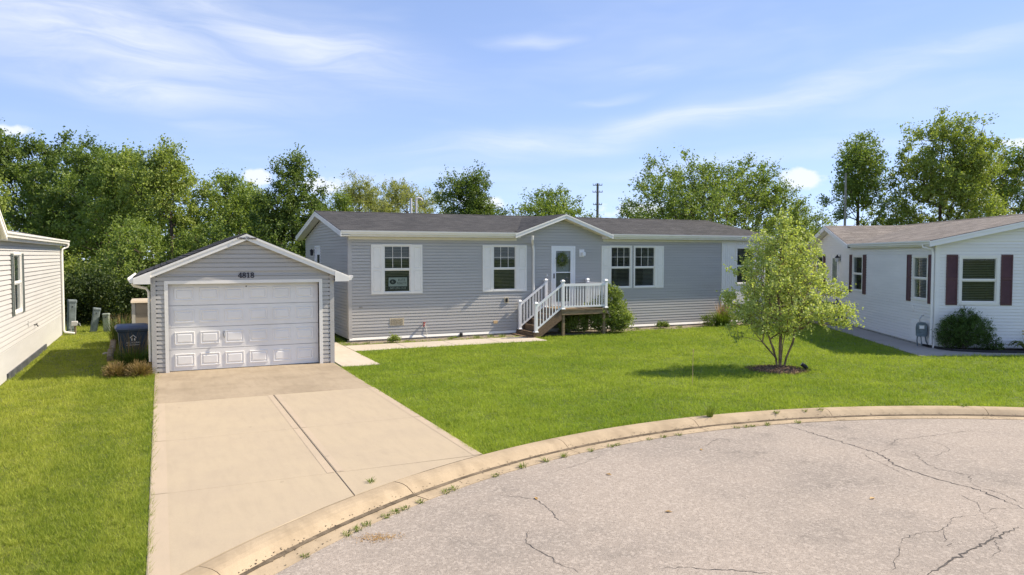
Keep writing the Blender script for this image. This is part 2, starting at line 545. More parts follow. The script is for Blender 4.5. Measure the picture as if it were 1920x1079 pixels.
def npmesh(name, V, Fc, mat, parent=None, smooth=False):
    """V (n,3) array in world space, Fc (m,k) array of equal-length faces"""
    org = np.array(WL[parent.name]) if parent is not None else np.zeros(3)
    V = np.asarray(V, np.float32) - org.astype(np.float32)
    k = Fc.shape[1]
    me = bpy.data.meshes.new(name)
    me.vertices.add(len(V))
    me.vertices.foreach_set('co', V.ravel())
    me.loops.add(Fc.size)
    me.loops.foreach_set('vertex_index', Fc.ravel().astype(np.int32))
    me.polygons.add(len(Fc))
    me.polygons.foreach_set('loop_start', (np.arange(len(Fc)) * k).astype(np.int32))
    me.polygons.foreach_set('loop_total', np.full(len(Fc), k, np.int32))
    if smooth:
        me.polygons.foreach_set('use_smooth', np.ones(len(Fc), bool))
    me.update(calc_edges=True)
    me.materials.append(mat)
    o = bpy.data.objects.new(name, me)
    link(o, parent)
    if parent is None:
        WL[o.name] = Vector((0, 0, 0))
    return o


def text_into(mb_frame, txt, size, u, z, n, depth, name, mat, parent, xscale=1.0, align='CENTER', bold=0.0):
    cu = bpy.data.curves.new('lettering', 'FONT')
    cu.body = txt
    cu.size = size
    cu.align_x = align
    cu.extrude = depth
    cu.resolution_u = 3
    cu.offset = bold
    tmp = bpy.data.objects.new('lettering_tmp', cu)
    COL.objects.link(tmp)
    bpy.context.view_layer.update()
    dg = bpy.context.evaluated_depsgraph_get()
    me = bpy.data.meshes.new_from_object(tmp.evaluated_get(dg))
    COL.objects.unlink(tmp)
    bpy.data.objects.remove(tmp)
    me.name = name
    org = WL[parent.name]
    for v in me.vertices:
        v.co = mb_frame(u + v.co.x * xscale, n + v.co.z, z + v.co.y) - org
    me.materials.clear()
    me.materials.append(mat)
    o = bpy.data.objects.new(name, me)
    return link(o, parent)


def ribbon2d(mb, pts, w, n0, n1, closed=False):
    """flat stroke of width w in the (u,z) plane, thickness n0..n1"""
    P = [Vector((p[0], p[1])) for p in pts]
    N = len(P)
    L, Rr = [], []
    for i in range(N):
        a = P[(i - 1) % N] if closed or i > 0 else P[i]
        b = P[(i + 1) % N] if closed or i < N - 1 else P[i]
        d = (b - a).normalized()
        q = Vector((-d.y, d.x)) * (w / 2)
        L.append(P[i] + q)
        Rr.append(P[i] - q)
    rng = range(N if closed else N - 1)
    for i in rng:
        j = (i + 1) % N
        mb.hexa([(L[i].x, n0, L[i].y), (Rr[i].x, n0, Rr[i].y), (Rr[j].x, n0, Rr[j].y), (L[j].x, n0, L[j].y),
                 (L[i].x, n1, L[i].y), (Rr[i].x, n1, Rr[i].y), (Rr[j].x, n1, Rr[j].y), (L[j].x, n1, L[j].y)])
    return mb


# ------------------------------------------------------------------ building pieces
def wall_slab(F, u0, u1, z0, z1, holes, mat, parent, name='wall', thick=.12, gable=None):
    mb = MB(F)
    us = sorted({u0, u1} | {h[0] for h in holes} | {h[1] for h in holes})
    zs = sorted({z0, z1} | {h[2] for h in holes} | {h[3] for h in holes})
    for i in range(len(us) - 1):
        for j in range(len(zs) - 1):
            uc, zc = (us[i] + us[i + 1]) / 2, (zs[j] + zs[j + 1]) / 2
            if any(h[0] < uc < h[1] and h[2] < zc < h[3] for h in holes):
                continue
            mb.box(us[i], us[i + 1], -thick, 0, zs[j], zs[j + 1])
    if gable:
        mb.prism(gable, -thick, 0, 1)
    return mb.build(name, mat, parent)


def siding(F, parent, mat, u0, u1, z0, z1, step, holes=(), lim=None, t0=.021, t1=.027, join=False, name='siding_board'):
    """lapped boards, each an object; lim(z) -> (umin, umax) for gables"""
    n = int(math.ceil((z1 - z0) / step - 1e-6))
    allmb = MB(F)
    rnd = random.Random(int(u0 * 100 + z0 * 10 + len(holes)))
    for i in range(n):
        a = z0 + i * step
        b = min(a + step, z1)
        if b - a < .02:
            continue
        ua0, ua1 = (u0, u1) if lim is None else lim(a)
        ub0, ub1 = (u0, u1) if lim is None else lim(b)
        if ua1 - ua0 < .08 or ub1 - ub0 < .02:
            continue
        cuts = sorted((h[0], h[1]) for h in holes if h[2] + .01 < (a + b) / 2 < h[3] - .01)
        segs = []
        cur = None
        s = 'L'
        for c in cuts:
            segs.append((cur, c[0]))
            cur = c[1]
        segs.append((cur, None))
        for (l, r) in segs:
            la, lb = (ua0, ub0) if l is None else (l, l)
            ra, rb = (ua1, ub1) if r is None else (r, r)
            if ra - la < .02:
                continue
            j = rnd.uniform(-.0012, .0012)
            m = allmb if join else MB(F)
            tt = t1 + j
            a_ = a + .028
            m.hexa([(la, .0005, a_), (ra, .0005, a_), (ra, tt, a_), (la, tt, a_), (lb, .0005, b), (rb, .0005, b), (rb, t0, b), (lb, t0, b)])
            if not join:
                m.build(name, mat, parent)
    if join:
        o = allmb.build('siding_courses', mat, parent)
        o['kind'] = 'stuff'
        return o


def window(F, parent, u0, u1, z0, z1, zm=None, grid=True, trim=.055, blind='full', mtrim=None, sill=False, room=1.1):
    """double-hung window: opening u0..u1, z0..z1"""
    mt = mtrim or M_WHITE
    zm = zm or (z0 + z1) / 2
    m = MB(F)
    t = trim
    m.box(u0 - t, u0, -.03, .04, z0 - t, z1 + t)
    m.box(u1, u1 + t, -.03, .04, z0 - t, z1 + t)
    m.box(u0, u1, -.03, .04, z1, z1 + t)
    m.box(u0, u1, -.03, .045, z0 - t, z0)
    w = m.build('window', mt, parent)
    s = .028
    m = MB(F)
    for (za, zb, n0, n1) in ((zm + .0, z1, -.02, .016), (z0, zm - .03, -.035, .004)):
        m.box(u0, u0 + s, n0, n1, za, zb)
        m.box(u1 - s, u1, n0, n1, za, zb)
        m.box(u0 + s, u1 - s, n0, n1, zb - s, zb)
        m.box(u0 + s, u1 - s, n0, n1, za, za + s)
    m.build('sash', mt, w)
    MB(F).box(u0, u1, -.03, .022, zm - .03, zm).build('meeting_rail', mt, w)
    pane(F, u0 + s, u1 - s, -.001, zm + s, z1 - s, M_GLASS, w)
    pane(F, u0 + s, u1 - s, -.016, z0 + s, zm - .03 - s, M_GLASS, w)
    if grid:
        za, zb = zm + s, z1 - s
        for k in (1, 2):
            uc = u0 + (u1 - u0) * k / 3
            MB(F).box(uc - .007, uc + .007, .0, .009, za, zb).build('muntin', mt, w)
        zc = (za + zb) / 2
        MB(F).box(u0 + s, u1 - s, .001, .008, zc - .007, zc + .007).build('muntin', mt, w)
    # dark room behind
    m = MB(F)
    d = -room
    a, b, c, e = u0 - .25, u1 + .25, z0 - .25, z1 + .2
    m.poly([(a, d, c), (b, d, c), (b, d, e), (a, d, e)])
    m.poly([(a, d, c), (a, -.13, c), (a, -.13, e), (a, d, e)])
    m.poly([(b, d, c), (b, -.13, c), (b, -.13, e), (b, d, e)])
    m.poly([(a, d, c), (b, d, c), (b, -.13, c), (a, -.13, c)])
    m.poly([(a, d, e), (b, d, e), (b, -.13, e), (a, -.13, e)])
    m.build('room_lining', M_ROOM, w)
    if blind:
        zb0 = z0 if blind == 'full' else zm - .02
        m = MB(F)
        z = z1 - .03
        while z > zb0 + .03:
            m.hexa([(u0 + .01, -.085, z), (u1 - .01, -.085, z), (u1 - .01, -.058, z + .022), (u0 + .01, -.058, z + .022),
                    (u0 + .01, -.085, z + .002), (u1 - .01, -.085, z + .002), (u1 - .01, -.058, z + .024), (u0 + .01, -.058, z + .024)])
            z -= .052
        m.build('blind_slats', M_CURTAIN, w)['kind'] = 'stuff'
    return w


def pane(F, u0, u1, n, z0, z1, mat, parent, name='pane'):
    return MB(F).poly([(u0, n, z0), (u1, n, z0), (u1, n, z1), (u0, n, z1)]).build(name, mat, parent)


def panel_shutter(F, parent, u0, u1, z0, z1, mat):
    m = MB(F)
    w = .055
    zm = (z0 + z1) / 2
    m.box(u0, u1, .018, .030, z0, z1)
    m.box(u0, u0 + w, .030, .045, z0, z1)
    m.box(u1 - w, u1, .030, .045, z0, z1)
    for a, b in ((z0, z0 + .09), (zm - .035, zm + .035), (z1 - .09, z1)):
        m.box(u0 + w, u1 - w, .030, .0445, a, b)
    s = m.build('shutter', mat, parent)
    for a, b in ((z0 + .105, zm - .05), (zm + .05, z1 - .105)):
        a0, a1 = u0 + w + .02, u1 - w - .02
        MB(F).loft([[(a0, .030, a), (a1, .030, a), (a1, .030, b), (a0, .030, b)], [(a0 + .02, .040, a + .02), (a1 - .02, .040, a + .02), (a1 - .02, .040, b - .02), (a0 + .02, .040, b - .02)]]).build('shutter_panel', mat, s)
    return s


def louvre_shutter(F, parent, u0, u1, z0, z1, mat):
    m = MB(F)
    w = .04
    m.box(u0, u1, .018, .028, z0, z1)
    m.box(u0, u0 + w, .028, .046, z0, z1)
    m.box(u1 - w, u1, .028, .046, z0, z1)
    zm = z0 + (z1 - z0) * .52
    for a, b in ((z0, z0 + .06), (zm - .03, zm + .03), (z1 - .06, z1)):
        m.box(u0 + w, u1 - w, .028, .0455, a, b)
    s = m.build('shutter', mat, parent)
    m = MB(F)
    z = z0 + .07
    while z < z1 - .09:
        if abs(z + .015 - zm) > .045:
            m.hexa([(u0 + w, .028, z), (u1 - w, .028, z), (u1 - w, .042, z), (u0 + w, .042, z), (u0 + w, .028, z + .03), (u1 - w, .028, z + .03), (u1 - w, .030, z + .03), (u0 + w, .030, z + .03)])
        z += .036
    m.build('louvre_slats', mat, s)['kind'] = 'stuff'
    return s


def gutter(F, parent, u0, u1, n, z, mat, name='gutter'):
    """K-style trough whose back is at n and top edge at z"""
    prof = [(n, z - .12), (n + .075, z - .12), (n + .085, z - .08), (n + .115, z - .045), (n + .12, z), (n + .105, z), (n + .10, z - .03), (n + .015, z - .03), (n + .015, z), (n, z)]
    return MB(F).prism(prof, u0, u1, 0).build(name, mat, parent)


def downspout(F, parent, pts, mat, w=.035, name='downspout'):
    m = MB()
    m.tube([F(*p) for p in pts], w, 8)
    return m.build(name, mat, parent, smooth=False)


def roof_slab(mb, a, b, c, d, t=.035):
    """quad a b c d (top surface, world points), thickness t downward"""
    P = [Vector(p) for p in (a, b, c, d)]
    q = [p - Vector((0, 0, t)) for p in P]
    mb.hexa([tuple(p) for p in q] + [tuple(p) for p in P])
    return mb


# ================================================================== THE SETTING
CX0, CY0 = 8.2, -1.0          # centre of the turning circle
R_BACK, R_FRONT = 11.55, 10.95
rng = np.random.default_rng(7)


def ring_mesh(name, radii, z, mat, nseg=180, a0=0, a1=360, zf=None):
    A = np.radians(np.linspace(a0, a1, nseg + 1))
    V, Fc = [], []
    for r in radii:
        for a in A:
            x, y = CX0 + r * math.cos(a), CY0 + r * math.sin(a)
            V.append((x, y, zf(x, y, r) if zf else z))
    n = len(A)
    for i in range(len(radii) - 1):
        for j in range(nseg):
            Fc.append((i * n + j, (i + 1) * n + j, (i + 1) * n + j + 1, i * n + j + 1))
    return npmesh(name, np.array(V), np.array(Fc), mat)


ground = ring_mesh('ground', [11.5, 11.8, 13, 16, 20, 26, 34, 50, 90, 200, 600], 0, M_TURF, zf=lambda x, y, r: -.02 if r < 11.6 else (.004 if r < 300 else -1))
tag(ground, kind='structure')
road = ring_mesh('road', [.01, 2, 4, 6, 8, 9.5, 10.6, 11.0], -.1, M_ASPH, 160, zf=lambda x, y, r: -.1 - .0 * r)
tag(road, kind='structure')
WL[road.name] = Vector((0, 0, 0))

kerb = ring_mesh('kerb', [10.98, 11.56], -.13, M_CURB, 120)
tag(kerb, kind='structure')
prof = [(10.95, -.094), (11.16, -.082), (11.19, -.072), (11.25, -.03), (11.31, .006), (11.37, .022), (11.44, .028), (11.52, .026), (11.55, .016), (11.55, -.14), (10.95, -.14)]
rk = random.Random(3)
angs = [0]
while angs[-1] < 352:
    angs.append(angs[-1] + rk.uniform(14.2, 15.8))
angs[-1] = 360
for i in range(len(angs) - 1):
    g = .028
    a0, a1 = angs[i] + g, angs[i + 1] - g
    m = MB()
    rings = []
    dz = rk.uniform(-.003, .003)
    for k in range(9):
        a = R(a0 + (a1 - a0) * k / 8)
        rings.append([(CX0 + r * math.cos(a), CY0 + r * math.sin(a), z + dz) for r, z in prof])
    m.loft(rings, True)
    m.build('kerb_stone', M_CURB, kerb)
# dirt washed along the toe of the kerb, and cracks in the road
nseg = 420
A = np.radians(np.linspace(35, 150, nseg))
wv = np.convolve(rng.random(nseg + 20), np.ones(9) / 9, 'same')[:nseg]
r0 = 11.172 - .05 * wv
r1 = 11.186 + .03 * wv
V = np.concatenate([np.c_[CX0 + r0 * np.cos(A), CY0 + r0 * np.sin(A), np.full(nseg, -.0755)], np.c_[CX0 + r1 * np.cos(A), CY0 + r1 * np.sin(A), np.full(nseg, -.064)]])
Fq = np.array([(i, i + 1, nseg + i + 1, nseg + i) for i in range(nseg - 1)])
o = npmesh('gutter_dirt', V, Fq, M_DIRT, kerb)

n = 1500
A = np.radians(rng.uniform(38, 150, n))
rad_ = rng.choice([11.185, 11.0], n, p=[.75, .25]) + rng.normal(0, .028, n)
zz_ = np.interp(rad_, [10.9, 10.95, 11.16, 11.19, 11.25], [-.1, -.094, -.082, -.072, -.03]) + .004
s_ = rng.uniform(.004, .016, n)
an_ = rng.uniform(0, 6.283, (n, 1)) + np.array([[0, 2.1, 4.2]])
V = np.stack([CX0 + (rad_ * np.cos(A))[:, None] + s_[:, None] * np.cos(an_), CY0 + (rad_ * np.sin(A))[:, None] + s_[:, None] * np.sin(an_), np.repeat(zz_[:, None], 3, 1) + rng.uniform(0, .004, (n, 3))], -1).reshape(-1, 3)
npmesh('gutter_grit', V, np.arange(3 * n).reshape(-1, 3), M_DIRT, kerb)['kind'] = 'stuff'

CR = [([(9.92, 9.93), (9.83, 8.54), (9.77, 7.77), (9.41, 7.14), (9.35, 6.46), (9.41, 6.02), (9.19, 5.3), (9.13, 5.0)], .030),
      ([(9.52, 6.17), (9.53, 5.82), (9.36, 5.4)], .014), ([(6.38, 4.54), (7.0, 4.7), (7.79, 4.84), (8.52, 4.97)], .034),
      ([(3.74, 8.42), (4.11, 8.06), (4.12, 7.69), (4.02, 7.3), (4.08, 7.19)], .012), ([(3.59, 7.19), (3.4, 6.91), (3.42, 6.63), (3.45, 6.25), (3.56, 5.94)], .012),
      ([(4.26, 5.77), (4.51, 5.68), (4.62, 5.55), (4.88, 5.43), (5.14, 5.19)], .015), ([(6.85, 5.19), (7.2, 5.3), (7.69, 5.26), (8.16, 5.45), (8.54, 5.38)], .010),
      ([(9.02, 6.0), (8.89, 5.68), (8.56, 5.38)], .010), ([(6.85, 5.19), (6.66, 5.02), (6.22, 4.76)], .009),
      ([(9.6, 7.95), (9.43, 7.65), (9.3, 7.19), (9.06, 6.6)], .010), ([(10.2, 7.95), (10.8, 8.2), (11.42, 8.13), (12.51, 8.08), (12.88, 7.55)], .012),
      ([(10.34, 7.59), (9.9, 7.08), (9.81, 6.79), (9.91, 6.43), (9.56, 6.15)], .012), ([(7.25, 9.15), (7.72, 9.23), (8.26, 9.5), (8.21, 9.1)], .010),
      ([(4.74, 8.94), (5.45, 9.17), (6.07, 9.51)], .008), ([(11.2, 8.12), (11.14, 7.72), (10.94, 7.41), (10.16, 7.22)], .010),
      ([(7.69, 5.26), (7.39, 5.03), (7.27, 4.82)], .008), ([(7.93, 4.86), (7.65, 4.64), (7.39, 4.56)], .008), ([(6.5, 7.19), (6.46, 6.89)], .006),
      ([(9.77, 7.77), (10.3, 7.9)], .008), ([(9.92, 9.93), (9.6, 10.2)], .008), ([(8.54, 5.38), (8.3, 5.05), (7.79, 4.84)], .008), ([(9.19, 5.3), (8.9, 5.45), (8.56, 5.38)], .008)]


def crack(pts, w, seed):
    r = random.Random(seed)
    P = [Vector((x, y)) for x, y in pts]
    fine = []
    for a, b in zip(P, P[1:]):
        n = max(3, int((b - a).length / .05))
        d = (b - a).normalized()
        q = Vector((-d.y, d.x))
        for k in range(n):
            fine.append(a.lerp(b, k / n) + q * r.gauss(0, .014))
    fine.append(P[-1])
    N = len(fine)
    V, Fc = [], []
    for i, p in enumerate(fine):
        d = (fine[min(i + 1, N - 1)] - fine[max(i - 1, 0)]).normalized()
        q = Vector((-d.y, d.x))
        e = min(1, 5 * min(i, N - 1 - i) / N + .15)
        ww = w * e * r.uniform(.35, 1.15) / 2
        V += [(p.x + q.x * ww, p.y + q.y * ww, -.096), (p.x - q.x * ww, p.y - q.y * ww, -.096)]
    Fc = [(2 * i, 2 * i + 1, 2 * i + 3, 2 * i + 2) for i in range(N - 1)]
    return npmesh('crack', np.array(V), np.array(Fc), M_CRACK, road)


for i, (p, w) in enumerate(CR):
    crack(p, w * .72, i)


# driveway of cast slabs
def arcY(x, r=R_BACK + .012):
    return CY0 + math.sqrt(r * r - (x - CX0) ** 2)


drive = MB().box(-.16, 4.16, 10.0, 20.1, -.15, .007).build('driveway', M_CONC)
tag(drive, kind='structure')
WL[drive.name] = Vector((0, 0, 0))


def slab(x0, x1, y0, y1, mat, parent, zt=.02, name='concrete_slab', border=None):
    """y0 None = follow the kerb arc"""
    n = 10
    bot = []
    for k in range(n + 1):
        x = x0 + (x1 - x0) * k / n
        a = arcY(x)
        bot.append((x, a if y0 is None else max(y0, a)))
    pts = bot + [(x1, y1), (x0, y1)]
    b = .006
    cx, cy = (x0 + x1) / 2, (min(p[1] for p in bot) + y1) / 2

    def ins(p, d):
        return (p[0] + (d if p[0] < cx else -d), p[1] + (d if p[1] < cy else -d))
    m = MB()
    m.loft([[(x, y, -.16) for x, y in pts], [(x, y, zt - b) for x, y in pts], [ins(p, b) + (zt,) for p in pts]], True)
    o = m.build(name, mat, parent)
    if border:
        for (bx0, bx1) in border:
            mm = MB()
            bb = [(bx0 + (bx1 - bx0) * k / 4) for k in range(5)]
            lo = [(x, (arcY(x) if y0 is None else max(y0, arcY(x))) + .012) for x in bb]
            pl = lo + [(bx1, y1 - .012), (bx0, y1 - .012)]
            mm.poly([(x, y, zt + .003) for x, y in pl])
            mm.build('tooled_border', M_CONCB, o)
    return o


slab(-.17, 4.13, 15.905, 20.17, M_CONCO, drive)
for (x0, x1, bd) in ((-.17, 2.0505, [(-.155, .03), (1.94, 2.035)]), (2.0595, 4.17, [(2.075, 2.17), (4.02, 4.155)])):
    slab(x0, x1, 12.633, 15.89, M_CONC, drive, border=bd)
    slab(x0, x1, 9.83, 12.627, M_CONC, drive, border=bd)
    slab(x0, x1, None, 9.824, M_CONC, drive, border=bd[:1] if x0 < 0 else None)
MB().box(2.03, 2.08, 8.9, 15.9, -.12, .011).build('joint_filler', M_CRACK, drive)

walk = MB().box(4.25, 5.2, 19.3, 23.4, -.12, -.03).build('front_walk', M_WALK)
tag(walk, kind='structure')
WL[walk.name] = Vector((0, 0, 0))


def rslab(x0, x1, y0, y1, mat, parent, zt=.024):
    b = .008
    MB().loft([[(x0, y0, -.12), (x1, y0, -.12), (x1, y1, -.12), (x0, y1, -.12)], [(x0, y0, zt - b), (x1, y0, zt - b), (x1, y1, zt - b), (x0, y1, zt - b)],
               [(x0 + b, y0 + b, zt), (x1 - b, y0 + b, zt), (x1 - b, y1 - b, zt), (x0 + b, y1 - b, zt)]]).build('walk_slab', mat, parent)


for y0, y1 in ((19.17, 20.6), (20.61, 22.2), (22.21, 23.6), (23.61, 25.4), (25.41, 27.2), (27.21, 29.5), (29.51, 32)):
    rslab(4.2, 5.2, y0, y1, M_WALK, walk)
xs = [5.21, 6.9, 8.5, 10.1, 11.75]
for a, b in zip(xs, xs[1:]):
    rslab(a, b - .01, 22.15, 23.5, M_WALK, walk)
soil = MB().box(5.22, 24.0, 23.52, 24.6, -.1, .012).build('soil_strip', M_SOIL)
tag(soil, kind='structure')

# neighbour's walk round the white house, in that house's axes
RC = Vector((21.52, 15.18, 0))
RA = R(-31.6)
RU = Vector((math.cos(RA), math.sin(RA), 0))
RV = Vector((-math.sin(RA), math.cos(RA), 0))


def RP(s, v, z=0.0):
    return RC + RU * s + RV * v + Vector((0, 0, z))


walk2 = MB().hexa([tuple(RP(a, b, -.12)) for a, b in ((-1.1, -1.6), (-.1, -1.0), (-.1, 14), (-1.1, 14))] + [tuple(RP(a, b, -.03)) for a, b in ((-1.1, -1.6), (-.1, -1.0), (-.1, 14), (-1.1, 14))]).build('side_walk', M_WALKR)
tag(walk2, kind='structure')
WL[walk2.name] = Vector((0, 0, 0))


def wslab(pts, zt=.03):
    MB().loft([[tuple(RP(a, b, -.12)) for a, b in pts], [tuple(RP(a, b, zt)) for a, b in pts]]).build('walk_slab', M_WALKR, walk2)


wslab([(-1.2, -1.88), (.36, -1.68), (.20, -.70), (-.12, .1), (-1.19, .1)])
wslab([(.375, -1.68), (2.4, -1.28), (2.4, -1.05), (1.0, -1.02), (.215, -.70)])
wslab([(2.41, -1.28), (5, -1.2), (5, -.97), (2.41, -1.05)])
for v0, v1 in ((.11, 1.9), (1.91, 3.7), (3.71, 5.5), (5.51, 7.3), (7.31, 9.1), (9.11, 11), (11.01, 14)):
    wslab([(-1.19, v0), (-.12, v0), (-.12, v1), (-1.19, v1)])
bed = MB().loft([[tuple(RP(a, b, -.05)) for a, b in ((-.1, .55), (.05, -.15), (.25, -.68), (1.0, -.98), (6, -.94), (6, .02), (.02, .02), (.02, .55))],
                 [tuple(RP(a, b, .05)) for a, b in ((-.1, .55), (.05, -.15), (.25, -.68), (1.0, -.98), (6, -.94), (6, .02), (.02, .02), (.02, .55))]]).build('mulch_bed', M_MULCHD)
tag(bed, kind='structure')
m = MB()
ep = [(-.12, .5), (.03, -.17), (.23, -.71), (1.0, -1.01), (6, -.97)]
for a, b in zip(ep, ep[1:]):
    d = (Vector(b) - Vector(a)).normalized() * .012
    q = (-d.y, d.x)
    m.hexa([tuple(RP(a[0] + q[0], a[1] + q[1], 0)), tuple(RP(b[0] + q[0], b[1] + q[1], 0)), tuple(RP(b[0] - q[0], b[1] - q[1], 0)), tuple(RP(a[0] - q[0], a[1] - q[1], 0)),
            tuple(RP(a[0] + q[0], a[1] + q[1], .10)), tuple(RP(b[0] + q[0], b[1] + q[1], .10)), tuple(RP(b[0] - q[0], b[1] - q[1], .10)), tuple(RP(a[0] - q[0], a[1] - q[1], .10))])
tag(m.build('garden_edging', M_EDGING), 'black plastic garden edging curving in front of the dark green bush', 'edging')

# ================================================================== MAIN HOUSE
HX, HY, HW, HD = 5.6, 24.5, 17.9, 7.9
house = root('manufactured_home', (HX, HY, 0), 'long grey vinyl-sided one-storey home with charcoal shingle roof and white shutters', 'house')
F = Frame(HX, HY, 0)
EZ, ESL = 3.68, .195           # eave height at n = .4, roof slope
GC, GH, GSL = 13.55 - HX, 2.0, .36
WINS = [(6.79, 7.70, 1.64, 3.20), (10.79, 11.68, 1.64, 3.20), (15.76, 16.66, 1.65, 3.20), (16.86, 17.81, 1.65, 3.20)]
WINS = [(a - HX, b - HX, c, d) for a, b, c, d in WINS]
BAYW = (21.98 - HX, 22.92 - HX, 1.70, 3.18)
DOOR = (13.20 - HX, 14.10 - HX, .99, 3.16)
holes = WINS + [BAYW, DOOR]
gz = 3.50
gab = [(GC - 2.08, gz), (GC + 2.08, gz), (GC, gz + 2.08 * GSL)]
fw = wall_slab(F, 0, HW, .10, gz, holes, M_SIDE, house, 'front_wall', gable=gab)
bh = [(a - .045, b + .045, c - .045, d + .045) for a, b, c, d in WINS + [DOOR]] + [(21.28 - HX, 99, .80, 9)]
siding(F, fw, M_SIDE, .07, HW - .07, .15, 3.40, .1045, bh)


def gl(z):
    k = max(0, (gz + 2.08 * GSL - z) / GSL)
    return (GC - min(1.84, k), GC + min(1.84, k))


siding(F, fw, M_SIDE, 0, 1, 3.40, gz + 2.07 * GSL, .1045, (), gl)
# white vertical panelling at the right end
bayf = wall_slab(F, 21.28 - HX, HW, .82, 3.46, [BAYW], M_WHITE, house, 'white_end_panel', thick=-.03)
x = 21.28 - HX
while x < HW - .05:
    cut = BAYW[0] - .07 < x + .05 < BAYW[1] + .07
    for z0, z1 in (((.82, BAYW[2] - .06), (BAYW[3] + .06, 3.46)) if cut else ((.82, 3.46),)):
        MB(F).box(x + .006, min(x + .106, HW), .03, .042, z0, z1).build('vertical_board', M_WHITE, bayf)
    x += .112
FB = Frame(HX, HY - .045, 0)
for w in WINS:
    window(F, house, *w, zm=2.42)
window(FB, house, *BAYW, zm=2.44, grid=False)
for a, b in ((6.345, 6.735), (7.755, 8.13), (10.37, 10.735), (11.735, 12.115), (15.32, 15.705), (17.865, 18.235)):
    panel_shutter(F, house, a - HX, b - HX, 1.58, 3.245, M_WHITE)
MB(F).box(-.02, .10, -.1, .03, .12, 3.46).build('corner_post', M_SIDE, house)
MB(F).box(HW - .10, HW + .02, -.1, .047, .12, 3.46).build('corner_post', M_WHITE, house)
MB(F).box(21.20 - HX, 21.278 - HX, .018, .046, .72, 3.46).build('corner_trim', M_WHITE, house)
MB(F).hexa([(.0, 0, .07), (HW, 0, .07), (HW, .05, .07), (0, .05, .07), (0, 0, .15), (HW, 0, .15), (HW, .022, .15), (0, .022, .15)]).build('starter_strip', M_WHITE, house)
MB(F).box(-.02, HW, -.2, .02, -.1, .069).build('foundation', M_FOUND, house)
# side and rear walls
FLs = Frame(HX, HY + HD, R(-90))
SD = (2.25, 3.2, 1.0, 3.18)
sz = 3.55
sg = [(0, sz), (HD, sz), (HD / 2, sz + .195 * HD / 2)]
sw_ = wall_slab(FLs, 0, HD - .13, .1, sz, [SD], M_SIDE, house, 'side_wall', gable=[(.0, sz), (HD - .13, sz), (HD / 2, sz + .82)])
siding(FLs, sw_, M_SIDE, .06, HD - .03, .15, 3.50, .1045, [(2.2, 3.25, .95, 3.23)])
siding(FLs, sw_, M_SIDE, .0, 1, 3.50, 4.30, .1045, (), lambda z: (max(.06, (z - sz) / .195), min(HD - .03, HD - (z - sz) / .195)))
MB(FLs).box(HD - .1, HD - .002, .001, .03, .12, 3.5).build('corner_post', M_SIDE, house)
FRs = Frame(HX + HW, HY, R(90))
rw = wall_slab(FRs, .13, HD, .1, sz, [], M_SIDE, house, 'side_wall', gable=[(.13, sz), (HD, sz), (HD / 2, sz + .82)])
siding(FRs, rw, M_SIDE, .06, HD - .06, .15, 3.5, .1045, join=True)
FBk = Frame(HX + HW, HY + HD, R(180))
bw = wall_slab(FBk, .13, HW - .13, .1, 3.5, [], M_SIDE, house, 'rear_wall')
siding(FBk, bw, M_SIDE, .06, HW - .06, .15, 3.5, .1045, join=True)
# roof
rx0, rx1 = HX - .34, HX + HW + .26
ye, yr = HY - .40, HY + HD / 2
zr = EZ + ESL * (yr - ye)
yb = 2 * yr - ye
m = MB()
for xa, xb, yy in ((rx0, HX + GC - GH + .05, ye - .02), (HX + GC - GH + .05, HX + GC + GH - .05, HY + .02), (HX + GC + GH - .05, rx1, ye - .02)):
    zz = EZ + ESL * (yy - ye)
    roof_slab(m, (xa, yy, zz), (xb, yy, zz), (xb, yr, zr), (xa, yr, zr))
roof_slab(m, (rx0, yr, zr), (rx1, yr, zr), (rx1, yb, EZ), (rx0, yb, EZ))
roof = m.build('roof', M_ROOFM, house)
m = MB()
nb = 58
for i in range(nb):
    x0 = rx0 + (rx1 - rx0) * i / nb
    x1 = x0 + (rx1 - rx0) / nb + .02
    m.hexa([(x0, yr - .15, zr - .025), (x1, yr - .15, zr - .025), (x1, yr + .15, zr - .025), (x0, yr + .15, zr - .025), (x0, yr - .14, zr - .012), (x1, yr - .14, zr - .022), (x1, yr + .14, zr - .022), (x0, yr + .14, zr - .012)])
    m.loft([[(x0, yr - .14, zr - .022), (x0, yr, zr + .022), (x0, yr + .14, zr - .022)], [(x1, yr - .14, zr - .028), (x1, yr, zr + .012), (x1, yr + .14, zr - .028)]])
m.build('ridge_cap', M_ROOFM, roof)['kind'] = 'stuff'
# entry gable
gx = HX + GC
gzf = EZ - .01
gza = gzf + (GH + .05) * GSL
gy = HY - .42
m = MB()
roof_slab(m, (gx - GH - .05, gy, gzf), (gx, gy, gza), (gx, yr - .1, gza), (gx - GH - .05, yr - .1, gzf))
roof_slab(m, (gx, gy, gza), (gx + GH + .05, gy, gzf), (gx + GH + .05, yr - .1, gzf), (gx, yr - .1, gza))
m.build('gable_roof', M_ROOFX, house)


